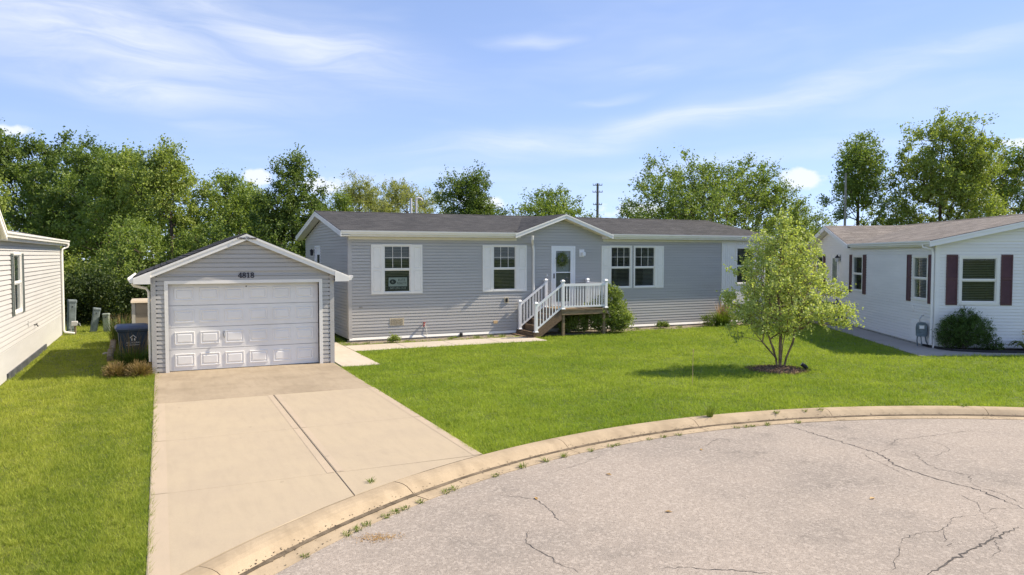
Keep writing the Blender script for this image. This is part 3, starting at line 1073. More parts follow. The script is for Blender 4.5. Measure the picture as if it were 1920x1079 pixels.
def rake(parent, P0, P1, out, h=.17, t=.028, mat=M_WHITE, soffit=None, name='rake_board'):
    """fascia board hanging h below the line P0-P1 facing 'out'; soffit = depth back to the wall"""
    P0, P1, out = Vector(P0), Vector(P1), Vector(out).normalized()
    d = Vector((0, 0, -h))
    m = MB()
    m.hexa([tuple(q) for q in (P0 + d, P1 + d, P1 + d - out * t, P0 + d - out * t, P0, P1, P1 - out * t, P0 - out * t)])
    o = m.build(name, mat, parent)
    # narrow drip moulding along the top
    e = Vector((0, 0, -.052))
    a = out * .014
    MB().hexa([tuple(q) for q in (P0 + e + a, P1 + e + a, P1 + e, P0 + e, P0 + a, P1 + a, P1, P0)]).build('drip_edge', mat, o)
    if soffit:
        s = out * -soffit
        b = d + Vector((0, 0, .012))
        c = d + Vector((0, 0, .028))
        q = out * -t
        MB().hexa([tuple(x) for x in (P0 + b + q, P1 + b + q, P1 + b + s, P0 + b + s, P0 + c + q, P1 + c + q, P1 + c + s, P0 + c + s)]).build('rake_soffit', M_CREAM, parent)
    return o


y_ = gy - .005
rake(house, (gx - GH - .06, y_, gzf - .02), (gx, y_, gza - .02), (0, -1, 0), .16, soffit=.40)
rake(house, (gx, y_, gza - .02), (gx + GH + .06, y_, gzf - .02), (0, -1, 0), .16, soffit=.40)
# left and right gable ends
for X, o in ((rx0 - .005, -1), (rx1 + .005, 1)):
    rake(house, (X, ye - .03, EZ - .02), (X, yr, zr - .02), (o, 0, 0), .17, soffit=.30)
    rake(house, (X, yr, zr - .02), (X, yb + .03, EZ - .02), (o, 0, 0), .17, soffit=.30)
# eaves: gutter, fascia, soffit, frieze
for u0, u1 in ((rx0 - HX, GC - GH + .02), (GC + GH - .02, rx1 - HX)):
    gutter(F, house, u0, u1, .32, EZ + .005, M_WHITE)
    MB(F).box(u0 + .01, u1 - .01, .30, .319, EZ - .17, EZ - .03).build('fascia', M_WHITE, house)
for u0, u1 in ((.0, GC - GH + .16), (GC + GH - .16, HW)):
    s = MB(F).box(u0 - .3 if u0 == 0 else u0, u1, .0, .318, EZ - .185, EZ - .172).build('soffit', M_CREAM, house)
    MB(F).box(u0, u1, .019, .036, 3.40, EZ - .19).build('frieze_board', M_CREAM, house)
# gable return boxes close the eaves either side of the entry gable
for s in (-1, 1):
    u = GC + s * (GH - .10)
    MB(F).box(u - .10, u + .10, .0, .30, EZ - .17, EZ - .06).build('eave_return', M_WHITE, house)
# door with storm door
f = .06
m = MB(F)
a, b, c, d = DOOR
m.box(a - f, a, -.05, .04, c, d + f)
m.box(b, b + f, -.05, .04, c, d + f)
m.box(a, b, -.05, .04, d, d + f)
door = m.build('front_door', M_PVC, house)
m = MB(F)
m.box(a, a + .14, -.01, .025, c, d)
m.box(b - .14, b, -.01, .025, c, d)
m.box(a + .14, b - .14, -.01, .025, d - .12, d)
m.box(a + .14, b - .14, -.01, .025, c, c + .16)
m.build('storm_door_frame', M_PVC, door)
zc = 2.24
MB(F).box(a + .14, b - .14, -.008, .02, zc - .018, zc + .018).build('door_rail', M_PVC, door)
pane(F, a + .14, b - .14, .008, zc + .018, d - .12, M_GLASS, door)
pane(F, a + .14, b - .14, .008, c + .16, zc - .018, M_GLASSG, door, 'screen')
MB(F).box(a, b, -.10, -.06, c, d).build('inner_door', pmat('grey_door_paint', (.30, .31, .31), .5, .04), door)
MB(F).box(a + .035, a + .075, .025, .04, 2.02, 2.20).box(a + .045, a + .065, .04, .06, 2.04, 2.14).build('handle', M_BLACK, door)
MB(F).box(a - .05, b + .05, -.05, .05, c - .04, c).build('threshold', M_STEEL, door)
# porch light: mounting block, arm and cube shade
m = MB(F)
m.box(14.34 - HX, 14.55 - HX, .01, .035, 2.82, 3.10)
li = m.build('porch_light', M_PVC, house)
MB(F).bbox(14.40 - HX, 14.53 - HX, .06, .19, 2.86, 3.0, .02).box(14.45 - HX, 14.48 - HX, .035, .06, 2.94, 2.97).build('lamp_shade', M_PVC, li)
MB(F).box(12.95 - HX, 12.99 - HX, .01, .03, 2.11, 2.17).build('doorbell', M_PVC, house)
# foundation vent, outlet, spigot, cover plates
v = MB(F).box(6.97 - HX, 7.47 - HX, .012, .03, .50, .76).build('foundation_vent', M_TAN, house)
MB(F).box(7.01 - HX, 7.43 - HX, .031, .033, .54, .72).build('grille_opening', M_BLACK, v)
m = MB(F)
for k in range(6):
    m.box(7.01 - HX, 7.43 - HX, .034, .042, .548 + k * .03, .560 + k * .03)
for k in range(9):
    m.box(7.04 - HX + k * .045, 7.048 - HX + k * .045, .034, .0415, .54, .72)
m.build('grille', M_TAN, v)
o = MB(F).box(11.22 - HX, 11.38 - HX, .012, .045, 1.16, 1.36).build('outlet_box', M_TAN, house)
MB(F).box(11.255 - HX, 11.345 - HX, .046, .06, 1.19, 1.33).build('outlet_cover', M_BLACK, o)
MB(F).box(10.79 - HX, 10.95 - HX, .012, .04, .43, .53).build('cover_plate', M_YELLOW, house)
sp = MB()
sp.tube([F(8.17 - HX, .0, .53), F(8.17 - HX, .10, .54), F(8.14 - HX, .15, .50), F(8.11 - HX, .17, .44)], .018, 8)
sp = sp.build('spigot', M_RED, house)
MB(F).lathe((8.17 - HX, .09, .56), [(.0, 0), (.05, .004), (.05, .018), (.0, .022)], 10).build('valve_wheel', M_RED, sp)
MB().tube([F(8.22 - HX, .03, .5), F(8.26 - HX, .05, .3), F(8.28 - HX, .06, .05)], .008, 6).build('white_hose_pipe', M_WHITE, house)
MB(F).bbox(9.48 - HX, 9.58 - HX, .03, .12, .0, .16, .02).build('vent_cap', M_BLACK, house)
o = MB(F).box(5.93 - HX, 6.05 - HX, .014, .03, 1.13, 1.18).build('cable_plate', M_FOUND, house)
# downspout by the entry gable
uo = 12.30 - HX
downspout(F, house, [(uo - .12, .40, EZ - .10), (uo - .12, .38, EZ - .22), (uo - .04, .22, EZ - .33), (uo + .06, .06, EZ - .42), (uo + .09, .055, EZ - .6), (uo + .09, .055, 1.6), (uo + .09, .055, .35), (uo + .09, .12, .18), (uo + .09, .3, .10)], M_WHITE, .045)
downspout(F, house, [(HW + .1, .38, EZ - .10), (HW + .08, .36, EZ - .2), (HW - .03, .10, EZ - .34), (HW - .03, .09, .3)], M_WHITE, .04)
# roof vent pipes
MB().tube([(9.36, 29.6, 4.2), (9.36, 29.6, 5.22)], .045, 10).build('vent_pipe', M_PIPE, house)
MB().tube([(9.58, 29.6, 4.2), (9.58, 29.6, 5.13), (9.60, 29.6, 5.20), (9.67, 29.6, 5.24), (9.76, 29.6, 5.23), (9.83, 29.6, 5.17), (9.84, 29.6, 5.12)], .042, 10).build('vent_pipe', M_PIPE, house)
# side door and wall lamp on the left end
m = MB(FLs)
a, b, c, d = SD
m.box(a - .06, a, -.05, .04, c, d + .06).box(b, b + .06, -.05, .04, c, d + .06).box(a, b, -.05, .04, d, d + .06).box(a, b, -.06, -.01, c, d)
sdo = m.build('side_door', M_PVC, house)
MB(FLs).box(a + .25, b - .25, -.008, .0, 2.0, 2.9).build('pane', M_BLACK, sdo)
m = MB(FLs)
m.box(1.93, 2.03, .012, .03, 2.95, 3.13)
wl = m.build('wall_lamp', M_BLACK, house)
MB(FLs).lathe((1.98, .12, 2.86), [(.03, 0), (.055, .02), (.06, .18), (.08, .2), (.02, .27)], 8).build('lantern', M_BLACK, wl)

# sign standing inside the first window
sg = root('window_sign', (7.30, HY + .03, 1.68), 'grey realty sign with dark oval mark and phone number inside the sign window', 'sign')
FS = Frame(HX, HY + .028, 0)
MB(FS).box(6.93 - HX, 7.66 - HX, -.006, -.002, 1.70, 2.16).build('sign_board', M_INK, sg)
MB(FS).box(6.955 - HX, 7.60 - HX, -.0015, .001, 1.83, 2.13).build('sign_face', M_SIGN, sg)
m = MB(FS)
el_ = [(7.10 - HX + .115 * math.cos(k * math.pi / 12), 1.985 + .085 * math.sin(k * math.pi / 12)) for k in range(24)]
m.prism(el_, .0015, .004, 1)
m.build('oval_mark', M_INK, sg)
text_into(FS, 'R', .10, 7.09 - HX, 1.955, .0055, .001, 'lettering', M_SIGN, sg)
text_into(FS, 'ELITE', .11, 7.41 - HX, 2.01, .003, .001, 'lettering', M_INK, sg, 1.0)
text_into(FS, 'REALTY', .11, 7.41 - HX, 1.90, .003, .001, 'lettering', M_INK, sg, .88)
text_into(FS, '847-274-1122', .10, 7.285 - HX, 1.735, .003, .001, 'lettering', M_SIGN, sg, .98)

# ================================================================== GARAGE
GX0, GX1, GY, GD = -.20, 4.15, 20.0, 5.7
garage = root('detached_garage', (1.98, GY, 0), 'small grey vinyl-sided detached garage with gable roof and white overhead door', 'garage')
F = Frame(GX0, GY, 0)
gw = GX1 - GX0
GDO = (.36, 3.98, .0, 2.18)
ga = gw / 2
wz = 2.40
GS = .42
gm = wall_slab(F, 0, gw, 0, wz, [(GDO[0], GDO[1], -1, GDO[3])], M_SIDEG, garage, 'front_wall', thick=.18, gable=[(0, wz), (gw, wz), (ga, wz + ga * GS)])
siding(F, gm, M_SIDEG, .09, gw - .09, .03, wz, .1105, [(GDO[0] - .05, GDO[1] + .05, -1, GDO[3] + .05)])
siding(F, gm, M_SIDEG, 0, 1, .03 + .1105 * 22, wz + ga * GS, .1105, (), lambda z: (max(.09, (z - wz - .01) / GS), min(gw - .09, gw - (z - wz - .01) / GS)))
for u in (-.02, gw - .09):
    MB(F).box(u, u + .11, -.02, .032, .0, wz + .02).build('corner_post', M_SIDEG, garage)
for Fx, L in ((Frame(GX0, GY + GD, R(-90)), GD), (Frame(GX1, GY, R(90)), GD), (Frame(GX1, GY + GD, R(180)), gw)):
    ww = wall_slab(Fx, .0 if L == GD else .0, L, 0, wz, [], M_SIDEG, garage, 'side_wall', gable=[(0, wz), (gw, wz), (ga, wz + ga * GS)] if L == gw else None)
    siding(Fx, ww, M_SIDEG, .06, L - .06, .03, wz, .1105, join=True)
# door frame
m = MB(F)
t = .085
m.box(GDO[0] - t, GDO[0], -.15, .036, 0, GDO[3] + t)
gframe = m.build('door_jamb', M_WHITE, garage)
MB(F).box(GDO[1], GDO[1] + t, -.15, .036, 0, GDO[3] + t).build('door_jamb', M_WHITE, garage)
MB(F).box(GDO[0], GDO[1], -.15, .036, GDO[3], GDO[3] + t).build('door_header', M_WHITE, garage)
# four sections of six raised panels
dn = -.125
gd = MB(F).box(GDO[0], GDO[1], dn - .05, dn - .045, .0, GDO[3]).build('garage_door', M_DOOR, garage)
sh = GDO[3] / 4
dw = GDO[1] - GDO[0]
pmesh = None
for i in range(4):
    MB(F).box(GDO[0] + .004, GDO[1] - .004, dn - .044, dn, .012 + i * sh + .003, .012 + (i + 1) * sh - .009).build('door_section', M_DOOR, gd)
    for k in range(6):
        u0 = GDO[0] + .13 + k * (dw - .13) / 6
        u1 = u0 + (dw - .13) / 6 - .13
        z0 = i * sh + .13
        z1 = (i + 1) * sh - .10
        if pmesh is None:
            # moulded border groove and a raised field
            m = MB()
            W_, H_ = (u1 - u0) / 2, (z1 - z0) / 2
            rr = lambda e, n: [(-W_ + e, -n, -H_ + e), (W_ - e, -n, -H_ + e), (W_ - e, -n, H_ - e), (-W_ + e, -n, H_ - e)]
            m.loft([rr(0, .0005), rr(.005, .014), rr(.022, .014), rr(.032, .0015), rr(.05, .0015), rr(.07, .016)], False)
            m.poly(rr(.07, .016))
            po = m.build('raised_panel', M_DOOR, None)
            pmesh = po.data
            po.parent = gd
        else:
            po = bpy.data.objects.new('raised_panel', pmesh)
            link(po, gd)
        po.location = F((u0 + u1) / 2, dn, (z0 + z1) / 2) - WL[garage.name]
MB(F).box(GDO[0] + .01, GDO[1] - .01, dn - .03, dn + .012, .021, .033).build('bottom_seal', M_BLACK, gd)
h = MB(F)
h.box(1.60, 1.66, dn, dn + .014, .83, .98)
h = h.build('door_handle', M_STEEL, gd)
MB().tube([F(1.63, dn + .01, .91), F(1.63, dn + .06, .91), F(1.63, dn + .07, .86), F(1.63, dn + .068, .80)], .014, 8).build('lock_lever', M_STEEL, gd)
MB(F).box(gw / 2 - .012, gw / 2 + .012, dn, dn + .02, 2.08, 2.11).build('top_eyelet', M_BLACK, gd)
# roof
ov, fo = .39, .16
ez = wz - ov * GS + .12
az_ = wz + ga * GS + .12
xL, xR, xm = GX0 - ov, GX1 + ov, (GX0 + GX1) / 2
y0, y1 = GY - fo, GY + GD + fo
m = MB()
roof_slab(m, (xL, y0, ez), (xm, y0, az_), (xm, y1, az_), (xL, y1, ez))
roof_slab(m, (xm, y0, az_), (xR, y0, ez), (xR, y1, ez), (xm, y1, az_))
gr = m.build('roof', M_ROOFG, garage)
# ragged shingle edges showing along the left rake
rr_ = random.Random(5)
m = MB()
for i in range(17):
    f0 = i / 17
    x0 = xL + (xm - xL) * f0
    z0 = ez + (az_ - ez) * f0
    x1 = x0 + (xm - xL) / 17 + .03
    z1 = z0 + (az_ - ez) / 17 + .02
    e = rr_.uniform(0, .012)
    m.hexa([(x0, y0 - .012, z0 + .002), (x1, y0 - .012, z1 - .008), (x1, y1, z1 - .008), (x0, y1, z0 + .002), (x0, y0 - .012, z0 + .016 + e), (x1, y0 - .012, z1 + .0), (x1, y1, z1 + .0), (x0, y1, z0 + .016 + e)])
m.build('shingle_courses', M_ROOFG, gr)['kind'] = 'stuff'
for s in (-1, 1):
    xa = xL if s < 0 else xR
    rake(garage, (xa, y0 - .004, ez - .012), (xm, y0 - .004, az_ - .012), (0, -1, 0), .155, soffit=.15)
    # boxed eave: soffit, fascia, gutter
    xe = GX0 if s < 0 else GX1
    lo, hi = sorted((xa - s * .0, xe))
    MB().box(lo, hi, y0 + .03, y1, ez - .16, ez - .148).build('eave_soffit', M_CREAM, garage)
    MB().prism([(xa, ez - .16), (xe + s * .02, ez - .16), (xe + s * .02, ez + .12), (xa, ez - .04)] if s < 0 else [(xe + .02, ez - .16), (xa, ez - .16), (xa, ez - .04), (xe + .02, ez + .12)], y0 - .030, y0 - .006, 1).build('eave_end_board', M_WHITE, garage)
    Fg = Frame(xa, y1 if s < 0 else y0, R(-90) if s < 0 else R(90))
    gutter(Fg, garage, 0, y1 - y0, .0, ez - .01, M_WHITE)
downspout(Frame(0, 0, 0), garage, [(GX0 - .42, -(GY + .10), ez - .14), (GX0 - .38, -(GY + .10), ez - .2), (GX0 - .12, -(GY + .10), ez - .27), (GX0 - .06, -(GY + .10), ez - .36), (GX0 - .06, -(GY + .10), .3)], M_WHITE, .035)
# builder's lettering on the peak and the house number
Fp = Frame(xm, y0 - .02, 0)
text_into(Fp, 'Triton Homes', .082, 0, az_ - .145, .018, .003, 'peak_lettering', M_INK, garage, bold=.0022)


def digit(d, u, z, h):
    m = MB(F)
    w = .026
    n0, n1 = .018, .032
    if d == '8':
        for cz, rx, rz in ((z + h * .26, .036, h * .215), (z + h * .735, .031, h * .20)):
            ribbon2d(m, [(u + rx * math.cos(k * math.pi / 7), cz + rz * math.sin(k * math.pi / 7)) for k in range(14)], .021, n0, n1, True)
    elif d == '1':
        ribbon2d(m, [(u, z), (u, z + h)], w, n0, n1)
        ribbon2d(m, [(u - .032, z + .007), (u + .032, z + .007)], .014, n0, n1 + .001)
        ribbon2d(m, [(u - .035, z + h * .80), (u - .002, z + h * .97)], .016, n0, n1 + .001)
    else:
        ribbon2d(m, [(u + .018, z), (u + .018, z + h)], w, n0, n1)
        ribbon2d(m, [(u + .014, z + h * .97), (u - .042, z + h * .36)], .015, n0, n1 + .001)
        ribbon2d(m, [(u - .045, z + h * .30), (u + .050, z + h * .30)], .018, n0, n1 + .002)
        ribbon2d(m, [(u - .008, z + .007), (u + .044, z + .007)], .014, n0, n1 + .001)
    return m.build('house_number', M_INK, garage)


for k, c in enumerate('4818'):
    digit(c, 2.02 + k * .098, 2.315, .135)

# ================================================================== ENTRY DECK AND STAIRS
DX0, DX1, DY0, DY1, DZ = 12.78, 14.68, 23.02, 24.44, .97
deck = root('entry_deck', (13.7, 23.7, 0), 'raised wooden entry deck with side stairs and white vinyl railing below the front door', 'deck')
nb = 10
for i in range(nb):
    y0 = DY0 - .02 + (DY1 - DY0 + .02) * i / nb
    MB().box(DX0 - .02, DX1 + .02, y0, y0 + (DY1 - DY0 + .02) / nb - .008, DZ - .032, DZ + .001 * (i % 3)).build('deck_board', M_WOOD, deck)
MB().box(DX0, DX1, DY0, DY0 + .04, DZ - .20, DZ - .034).build('rim_joist', M_WOOD, deck)
MB().box(DX1 - .04, DX1, DY0 + .042, DY1, DZ - .20, DZ - .034).build('rim_joist', M_WOOD, deck)
MB().box(DX0, DX0 + .04, DY0 + .042, DY1, DZ - .20, DZ - .034).build('rim_joist', M_WOODR, deck)
for x, y in ((DX0 + .06, DY0 + .045), (DX1 - .15, DY0 + .045), (DX0 + .06, DY1 - .12), (DX1 - .15, DY1 - .12)):
    MB().bbox(x, x + .095, y, y + .095, -.1, DZ - .035, .006).build('support_post', M_WOOD, deck)
# stairs go down to the left
n = 5
rise = DZ / n
run = .255
for i in range(1, n):
    x1 = DX0 - (i - 1) * run
    z = DZ - i * rise
    MB().box(x1 - run - .03, x1, DY0 + .05, DY1 - .05, z - .04, z).build('tread', M_WOODR, deck)
    MB().box(x1 - .02, x1 - .002, DY0 + .05, DY1 - .05, z + .001, z + rise - .04).build('riser', M_WOODR, deck)
xf = DX0 - (n - 1) * run
for y in (DY0 + .005, DY1 - .045):
    m = MB()
    pts = [(xf - .06, .0), (xf + .14, .0), (DX0, DZ - .37), (DX0, DZ - .03), (xf - .06, rise + .02)]
    m.prism(pts, y, y + .042, 1)
    m.build('stringer', M_WOODR, deck)
MB().box(xf - .085, xf - .062, DY0 - .0, DY1, .0, rise - .045).build('kick_board', M_WOODR, deck)
MB().box(xf - .30, xf + .05, DY0 + .02, DY1, -.05, .05).build('landing_step', M_WOODR, deck)


def rail_post(x, y, z0, z1):
    p = MB().bbox(x - .052, x + .052, y - .052, y + .052, z0, z1, .008).build('rail_post', M_PVC, deck)
    MB().loft([[(x + sx * r, y + sy * r, z1 + h) for sx, sy in ((-1, -1), (1, -1), (1, 1), (-1, 1))] for r, h in ((.064, -.012), (.068, .018), (.058, .03), (.04, .055), (.0, .075))], True).build('post_cap', M_PVC, p)
    MB().loft([[(x + sx * r, y + sy * r, z0 + h) for sx, sy in ((-1, -1), (1, -1), (1, 1), (-1, 1))] for r, h in ((.075, 0), (.075, .03), (.056, .045))], True).build('post_skirt', M_PVC, p)


def rail_run(P0, P1, hb=.09, ht=.90, spacing=.115, balw=.034):
    """P0,P1 at deck/step nosing level"""
    P0, P1 = Vector(P0), Vector(P1)
    d = P1 - P0
    h = Vector((d.x, d.y, 0)).normalized()
    q = Vector((-h.y, h.x, 0))
    for (za, zb, w, nm) in ((hb - .03, hb + .03, .028, 'bottom_rail'), (ht - .085, ht, .034, 'top_rail')):
        m = MB()
        A = [P0 + q * w + Vector((0, 0, za)), P1 + q * w + Vector((0, 0, za)), P1 - q * w + Vector((0, 0, za)), P0 - q * w + Vector((0, 0, za))]
        B = [p + Vector((0, 0, zb - za)) for p in A]
        m.hexa([tuple(p) for p in A + B])
        m.build(nm, M_PVC, deck)
    L = Vector((d.x, d.y, 0)).length
    nbal = max(2, int(round(L / spacing)) - 1)
    for k in range(nbal):
        f = (k + 1) / (nbal + 1)
        p = P0.lerp(P1, f)
        s = balw / 2
        m = MB()
        m.hexa([tuple(p + h * a * s + q * b * s + Vector((0, 0, z + (d.z / L) * a * s))) for z in (hb + .025, ht - .08) for a, b in ((-1, -1), (1, -1), (1, 1), (-1, 1))])
        m.build('baluster', M_PVC, deck)


yn, yf = DY0 + .035, DY1 - .10
xl, xr = DX0 + .06, DX1 - .06
rail_post(xl, yn, DZ, DZ + .98)
rail_post(xr, yn, DZ, DZ + .98)
rail_post(xr, yf, DZ, DZ + .98)
rail_post(xl, yf, DZ, DZ + .98)
rail_run((xl + .05, yn, DZ), (xr - .05, yn, DZ))
rail_run((xr, yn + .05, DZ), (xr, yf - .05, DZ))
xs0 = xf + .02
rail_post(xs0, yn, rise + .0, rise + 1.0)
rail_post(xs0, yf, rise + .0, rise + 1.0)
for y in (yn, yf):
    rail_run((xs0 + .05, y, rise + .06), (xl - .05, y, DZ + .0), .07, .90)

# wreath on the door
wr = root('door_wreath', (13.48, HY - .03, 2.70), 'round green leafy wreath hanging on the white front door', 'wreath')
r_ = random.Random(11)
m = MB()
m.tube([(13.58 + .17 * math.cos(k * math.pi / 8), HY - .045, 2.72 + .19 * math.sin(k * math.pi / 8)) for k in range(17)], .018, 6, False)
m.build('twig_ring', M_BARK, wr)
V, Fc = [], []
for k in range(420):
    a = r_.uniform(0, 2 * math.pi)
    rr = r_.gauss(.17, .045)
    c = Vector((13.58 + rr * math.cos(a), HY - .05 - r_.random() * .05, 2.72 + rr * 1.12 * math.sin(a)))
    t1 = Vector((r_.gauss(0, 1), r_.gauss(0, .4), r_.gauss(0, 1))).normalized()
    t2 = t1.cross(Vector((r_.gauss(0, .5), -1, r_.gauss(0, .5)))).normalized()
    b = len(V)
    V += [tuple(c + t1 * .035), tuple(c + t2 * .014), tuple(c - t1 * .035), tuple(c - t2 * .014)]
    Fc.append((b, b + 1, b + 2, b + 3))
npmesh('wreath_leaves', np.array(V), np.array(Fc), L_HOSTA, wr)['kind'] = 'stuff'

# ================================================================== LEFT NEIGHBOUR
LX = -3.25
LY0, LY1 = 12.5, 31.0
lh = root('ivory_neighbour_house', (LX, LY1, 0), 'ivory vinyl-sided neighbouring house with vertical skirting cut by the left edge of the photo', 'house')
F = Frame(LX, LY0, R(90))
L = LY1 - LY0
LW = (21.58 - LY0, 22.62 - LY0, 1.50, 2.90)
lw = wall_slab(F, 0, L, .02, 3.30, [LW], M_LWHITE, lh, 'side_wall')
siding(F, lw, M_LWHITE, .05, L - .08, .70, 3.28, .114, [(LW[0] - .045, LW[1] + .045, LW[2] - .045, LW[3] + .045)])
sk = MB(F).box(0, L, .001, .012, .03, .70).build('skirting', M_LWHITE, lh)
u = 7.0
while u < L - .05:
    MB(F).box(u + .004, u + .138, .012, .022, .03, .69).build('skirting_panel', M_LWHITE, sk)
    u += .142
MB(F).box(0, L, .012, .03, .685, .715).build('skirting_rail', M_LWHITE, lh)
MB(F).box(L - .10, L + .02, -.08, .034, .03, 3.28).build('corner_post', M_LWHITE, lh)
MB(F).box(20.3 - LY0, 26.7 - LY0, .024, .06, -.02, .17).build('base_board', pmat('dark_base_block', (.06, .065, .07), .8, .3, 4), lh)
window(F, lh, *LW, zm=2.22, grid=False)
for a, b in ((21.20, 21.515), (22.685, 22.99)):
    louvre_shutter(F, lh, a - LY0, b - LY0, 1.42, 2.93, M_DGREEN)
fw2 = wall_slab(Frame(LX - 9, LY1, R(180)), -9, 0, .02, 3.3, [], M_LWHITE, lh, 'rear_wall')
Fq_ = Frame(LX - 8.6, LY0, 0)
fw3 = wall_slab(Fq_, 0, 8.48, .02, 3.3, [], M_LWHITE, lh, 'front_wall', gable=[(0, 3.3), (8.48, 3.3), (4.3, 4.18)])
siding(Fq_, fw3, M_LWHITE, .05, 8.55, .10, 3.28, .114, join=True)
wall_slab(Frame(LX - 8.6, LY1, R(-90)), .12, LY1 - LY0 - .12, .02, 3.3, [], M_LWHITE, lh, 'side_wall')
xe, zE = LX + .29, 3.40
m = MB()
ridx, ridz = LX - 4.3, 3.40 + .2 * 4.59
roof_slab(m, (xe, 18.9, zE), (xe, LY1 + .3, zE), (ridx, LY1 + .3, ridz), (ridx, 18.9, ridz))
roof_slab(m, (LX, LY0, zE + .058), (LX, 18.9, zE + .058), (ridx, 18.9, ridz), (ridx, LY0, ridz))
roof_slab(m, (ridx, LY0, ridz), (ridx, LY1 + .3, ridz), (ridx - 4.6, LY1 + .3, zE), (ridx - 4.6, LY0, zE))
m.build('roof', M_ROOFL, lh)
gutter(F, lh, 19.0 - LY0, L + .28, .20, zE + .005, M_WHITE)
MB(F).box(0, L + .27, .18, .199, zE - .17, zE - .03).build('fascia', M_WHITE, lh)
MB(F).box(0, L + .27, .0, .198, zE - .185, zE - .172).build('soffit', M_WHITE, lh)
rake(lh, (xe, LY0 - .02, zE - .02), (ridx, LY0 - .02, ridz - .02), (0, -1, 0), .16)
rake(lh, (ridx, LY0 - .02, ridz - .02), (ridx - 4.6, LY0 - .02, zE - .02), (0, -1, 0), .16)
rake(lh, (xe, LY1 + .305, zE - .02), (ridx, LY1 + .305, ridz - .02), (0, 1, 0), .16, soffit=.3)
# cross gable nearer the street
gyc = 17.0
m = MB()
gt = zE + .55 * 1.95
roof_slab(m, (xe + .02, 18.95, zE), (xe + .02, gyc, gt), (ridx, gyc, gt), (ridx, 18.95, zE))
roof_slab(m, (xe + .02, gyc, gt), (xe + .02, 15.05, zE), (ridx, 15.05, zE), (ridx, gyc, gt))
m.build('gable_roof', M_ROOFL, lh)
rake(lh, (xe + .03, 18.97, zE - .02), (xe + .03, gyc, gt - .02), (1, 0, 0), .17, soffit=.25)
rake(lh, (xe + .03, gyc, gt - .02), (xe + .03, 15.03, zE - .02), (1, 0, 0), .17, soffit=.25)
MB(F).prism([(15.2 - LY0, 3.28), (18.8 - LY0, 3.28), (gyc - LY0, gt - .12)], -.1, .0, 1).build('gable_wall', M_LWHITE, lh)
downspout(F, lh, [(L + .12, .28, zE - .12), (L + .10, .24, zE - .22), (L - .02, .09, zE - .30), (L - .03, .08, zE - .5), (L - .03, .08, .2), (L - .03, .12, .12), (L - .03, .42, .07)], M_WHITE, .042)
s = MB()
s.tube([F(24.65 - LY0, .0, .93), F(24.65 - LY0, .08, .93), F(24.66 - LY0, .11, .88)], .016, 8)
s = s.build('spigot', M_BLACK, lh)
MB(F).box(24.60 - LY0, 24.70 - LY0, .07, .09, .95, .97).build('valve_handle', M_BLACK, s)
MB(F).box(23.48 - LY0, 23.58 - LY0, .014, .04, .98, 1.14).build('cover_plate', M_LWHITE, lh)

# ================================================================== RIGHT NEIGHBOUR
rhs = root('white_neighbour_house', tuple(RC), 'white vinyl-sided neighbouring house with brown roof and maroon shutters at the right', 'house')
LEN, WID = 16.0, 8.0
FF = Frame(RC.x, RC.y, RA)
c1 = RP(0, LEN)
FL = Frame(c1.x, c1.y, RA - math.pi / 2)
wzr = 3.24
FWIN = (.74, 1.74, 1.46, 2.80)
fr = wall_slab(FF, 0, WID, .03, wzr, [FWIN], M_RWHITE, rhs, 'front_wall', gable=[(0, wzr), (WID, wzr), (WID / 2, wzr + .219 * WID / 2)])
siding(FF, fr, M_RWHITE, .06, WID - .06, .05, wzr, .098, [(FWIN[0] - .05, FWIN[1] + .05, FWIN[2] - .05, FWIN[3] + .05)])
siding(FF, fr, M_RWHITE, 0, 1, .05 + .098 * 33, wzr + .219 * WID / 2, .098, (), lambda z: (max(.06, (z - wzr) / .219), min(WID - .06, WID - (z - wzr) / .219)))
LWN = [(LEN - 1.56, LEN - .54, 1.50, 2.82), (LEN - 7.34, LEN - 6.30, 1.50, 2.82), (LEN - 12.4, LEN - 11.4, 1.50, 2.82)]
LDR = (LEN - 10.1, LEN - 9.25, .80, 2.90)
lf = wall_slab(FL, 0, LEN - .13, .03, wzr, LWN, M_RWHITE, rhs, 'side_wall', gable=[(LEN - 13.1, wzr), (LEN - 7.2, wzr), (LEN - 10.17, wzr + .8)])
siding(FL, lf, M_RWHITE, .06, LEN - .05, .05, wzr, .098, [(a - .05, b + .05, c - .05, d + .05) for a, b, c, d in LWN + [LDR]])
gcu = LEN - 10.17
siding(FL, lf, M_RWHITE, 0, 1, .05 + .098 * 33, wzr + .8, .098, (), lambda z: (gcu - min(2.9, (wzr + .84 - z) / .28), gcu + min(2.9, (wzr + .84 - z) / .28)))
MB(FF).box(-.02, .10, -.05, .03, .02, wzr).build('corner_post', M_RWHITE, rhs)
MB(FL).box(LEN - .10, LEN + .018, .001, .031, .02, wzr).build('corner_post', M_RWHITE, rhs)
MB(FL).box(0, LEN, -.2, .014, -.1, .045).build('foundation', M_FOUND, rhs)
MB(FF).box(0.02, WID, -.2, .014, -.1, .045).build('foundation', M_FOUND, rhs)
window(FF, rhs, *FWIN, zm=2.14, grid=False, trim=.085)
for a, b in ((.29, .62), (1.86, 2.19)):
    louvre_shutter(FF, rhs, a, b, 1.36, 2.90, M_MAROON)
for (a, b, c, d), (s1, s2) in zip(LWN, (((LEN - 2.06, LEN - 1.73), (LEN - .44, LEN - .14)), ((LEN - 7.75, LEN - 7.44), (LEN - 6.20, LEN - 5.86)), ((LEN - 12.8, LEN - 12.5), (LEN - 11.3, LEN - 11.0)))):
    window(FL, rhs, a, b, c, d, zm=2.16, grid=False, trim=.07)
    for q in (s1, s2):
        louvre_shutter(FL, rhs, q[0], q[1], 1.37, 2.90, M_MAROON)
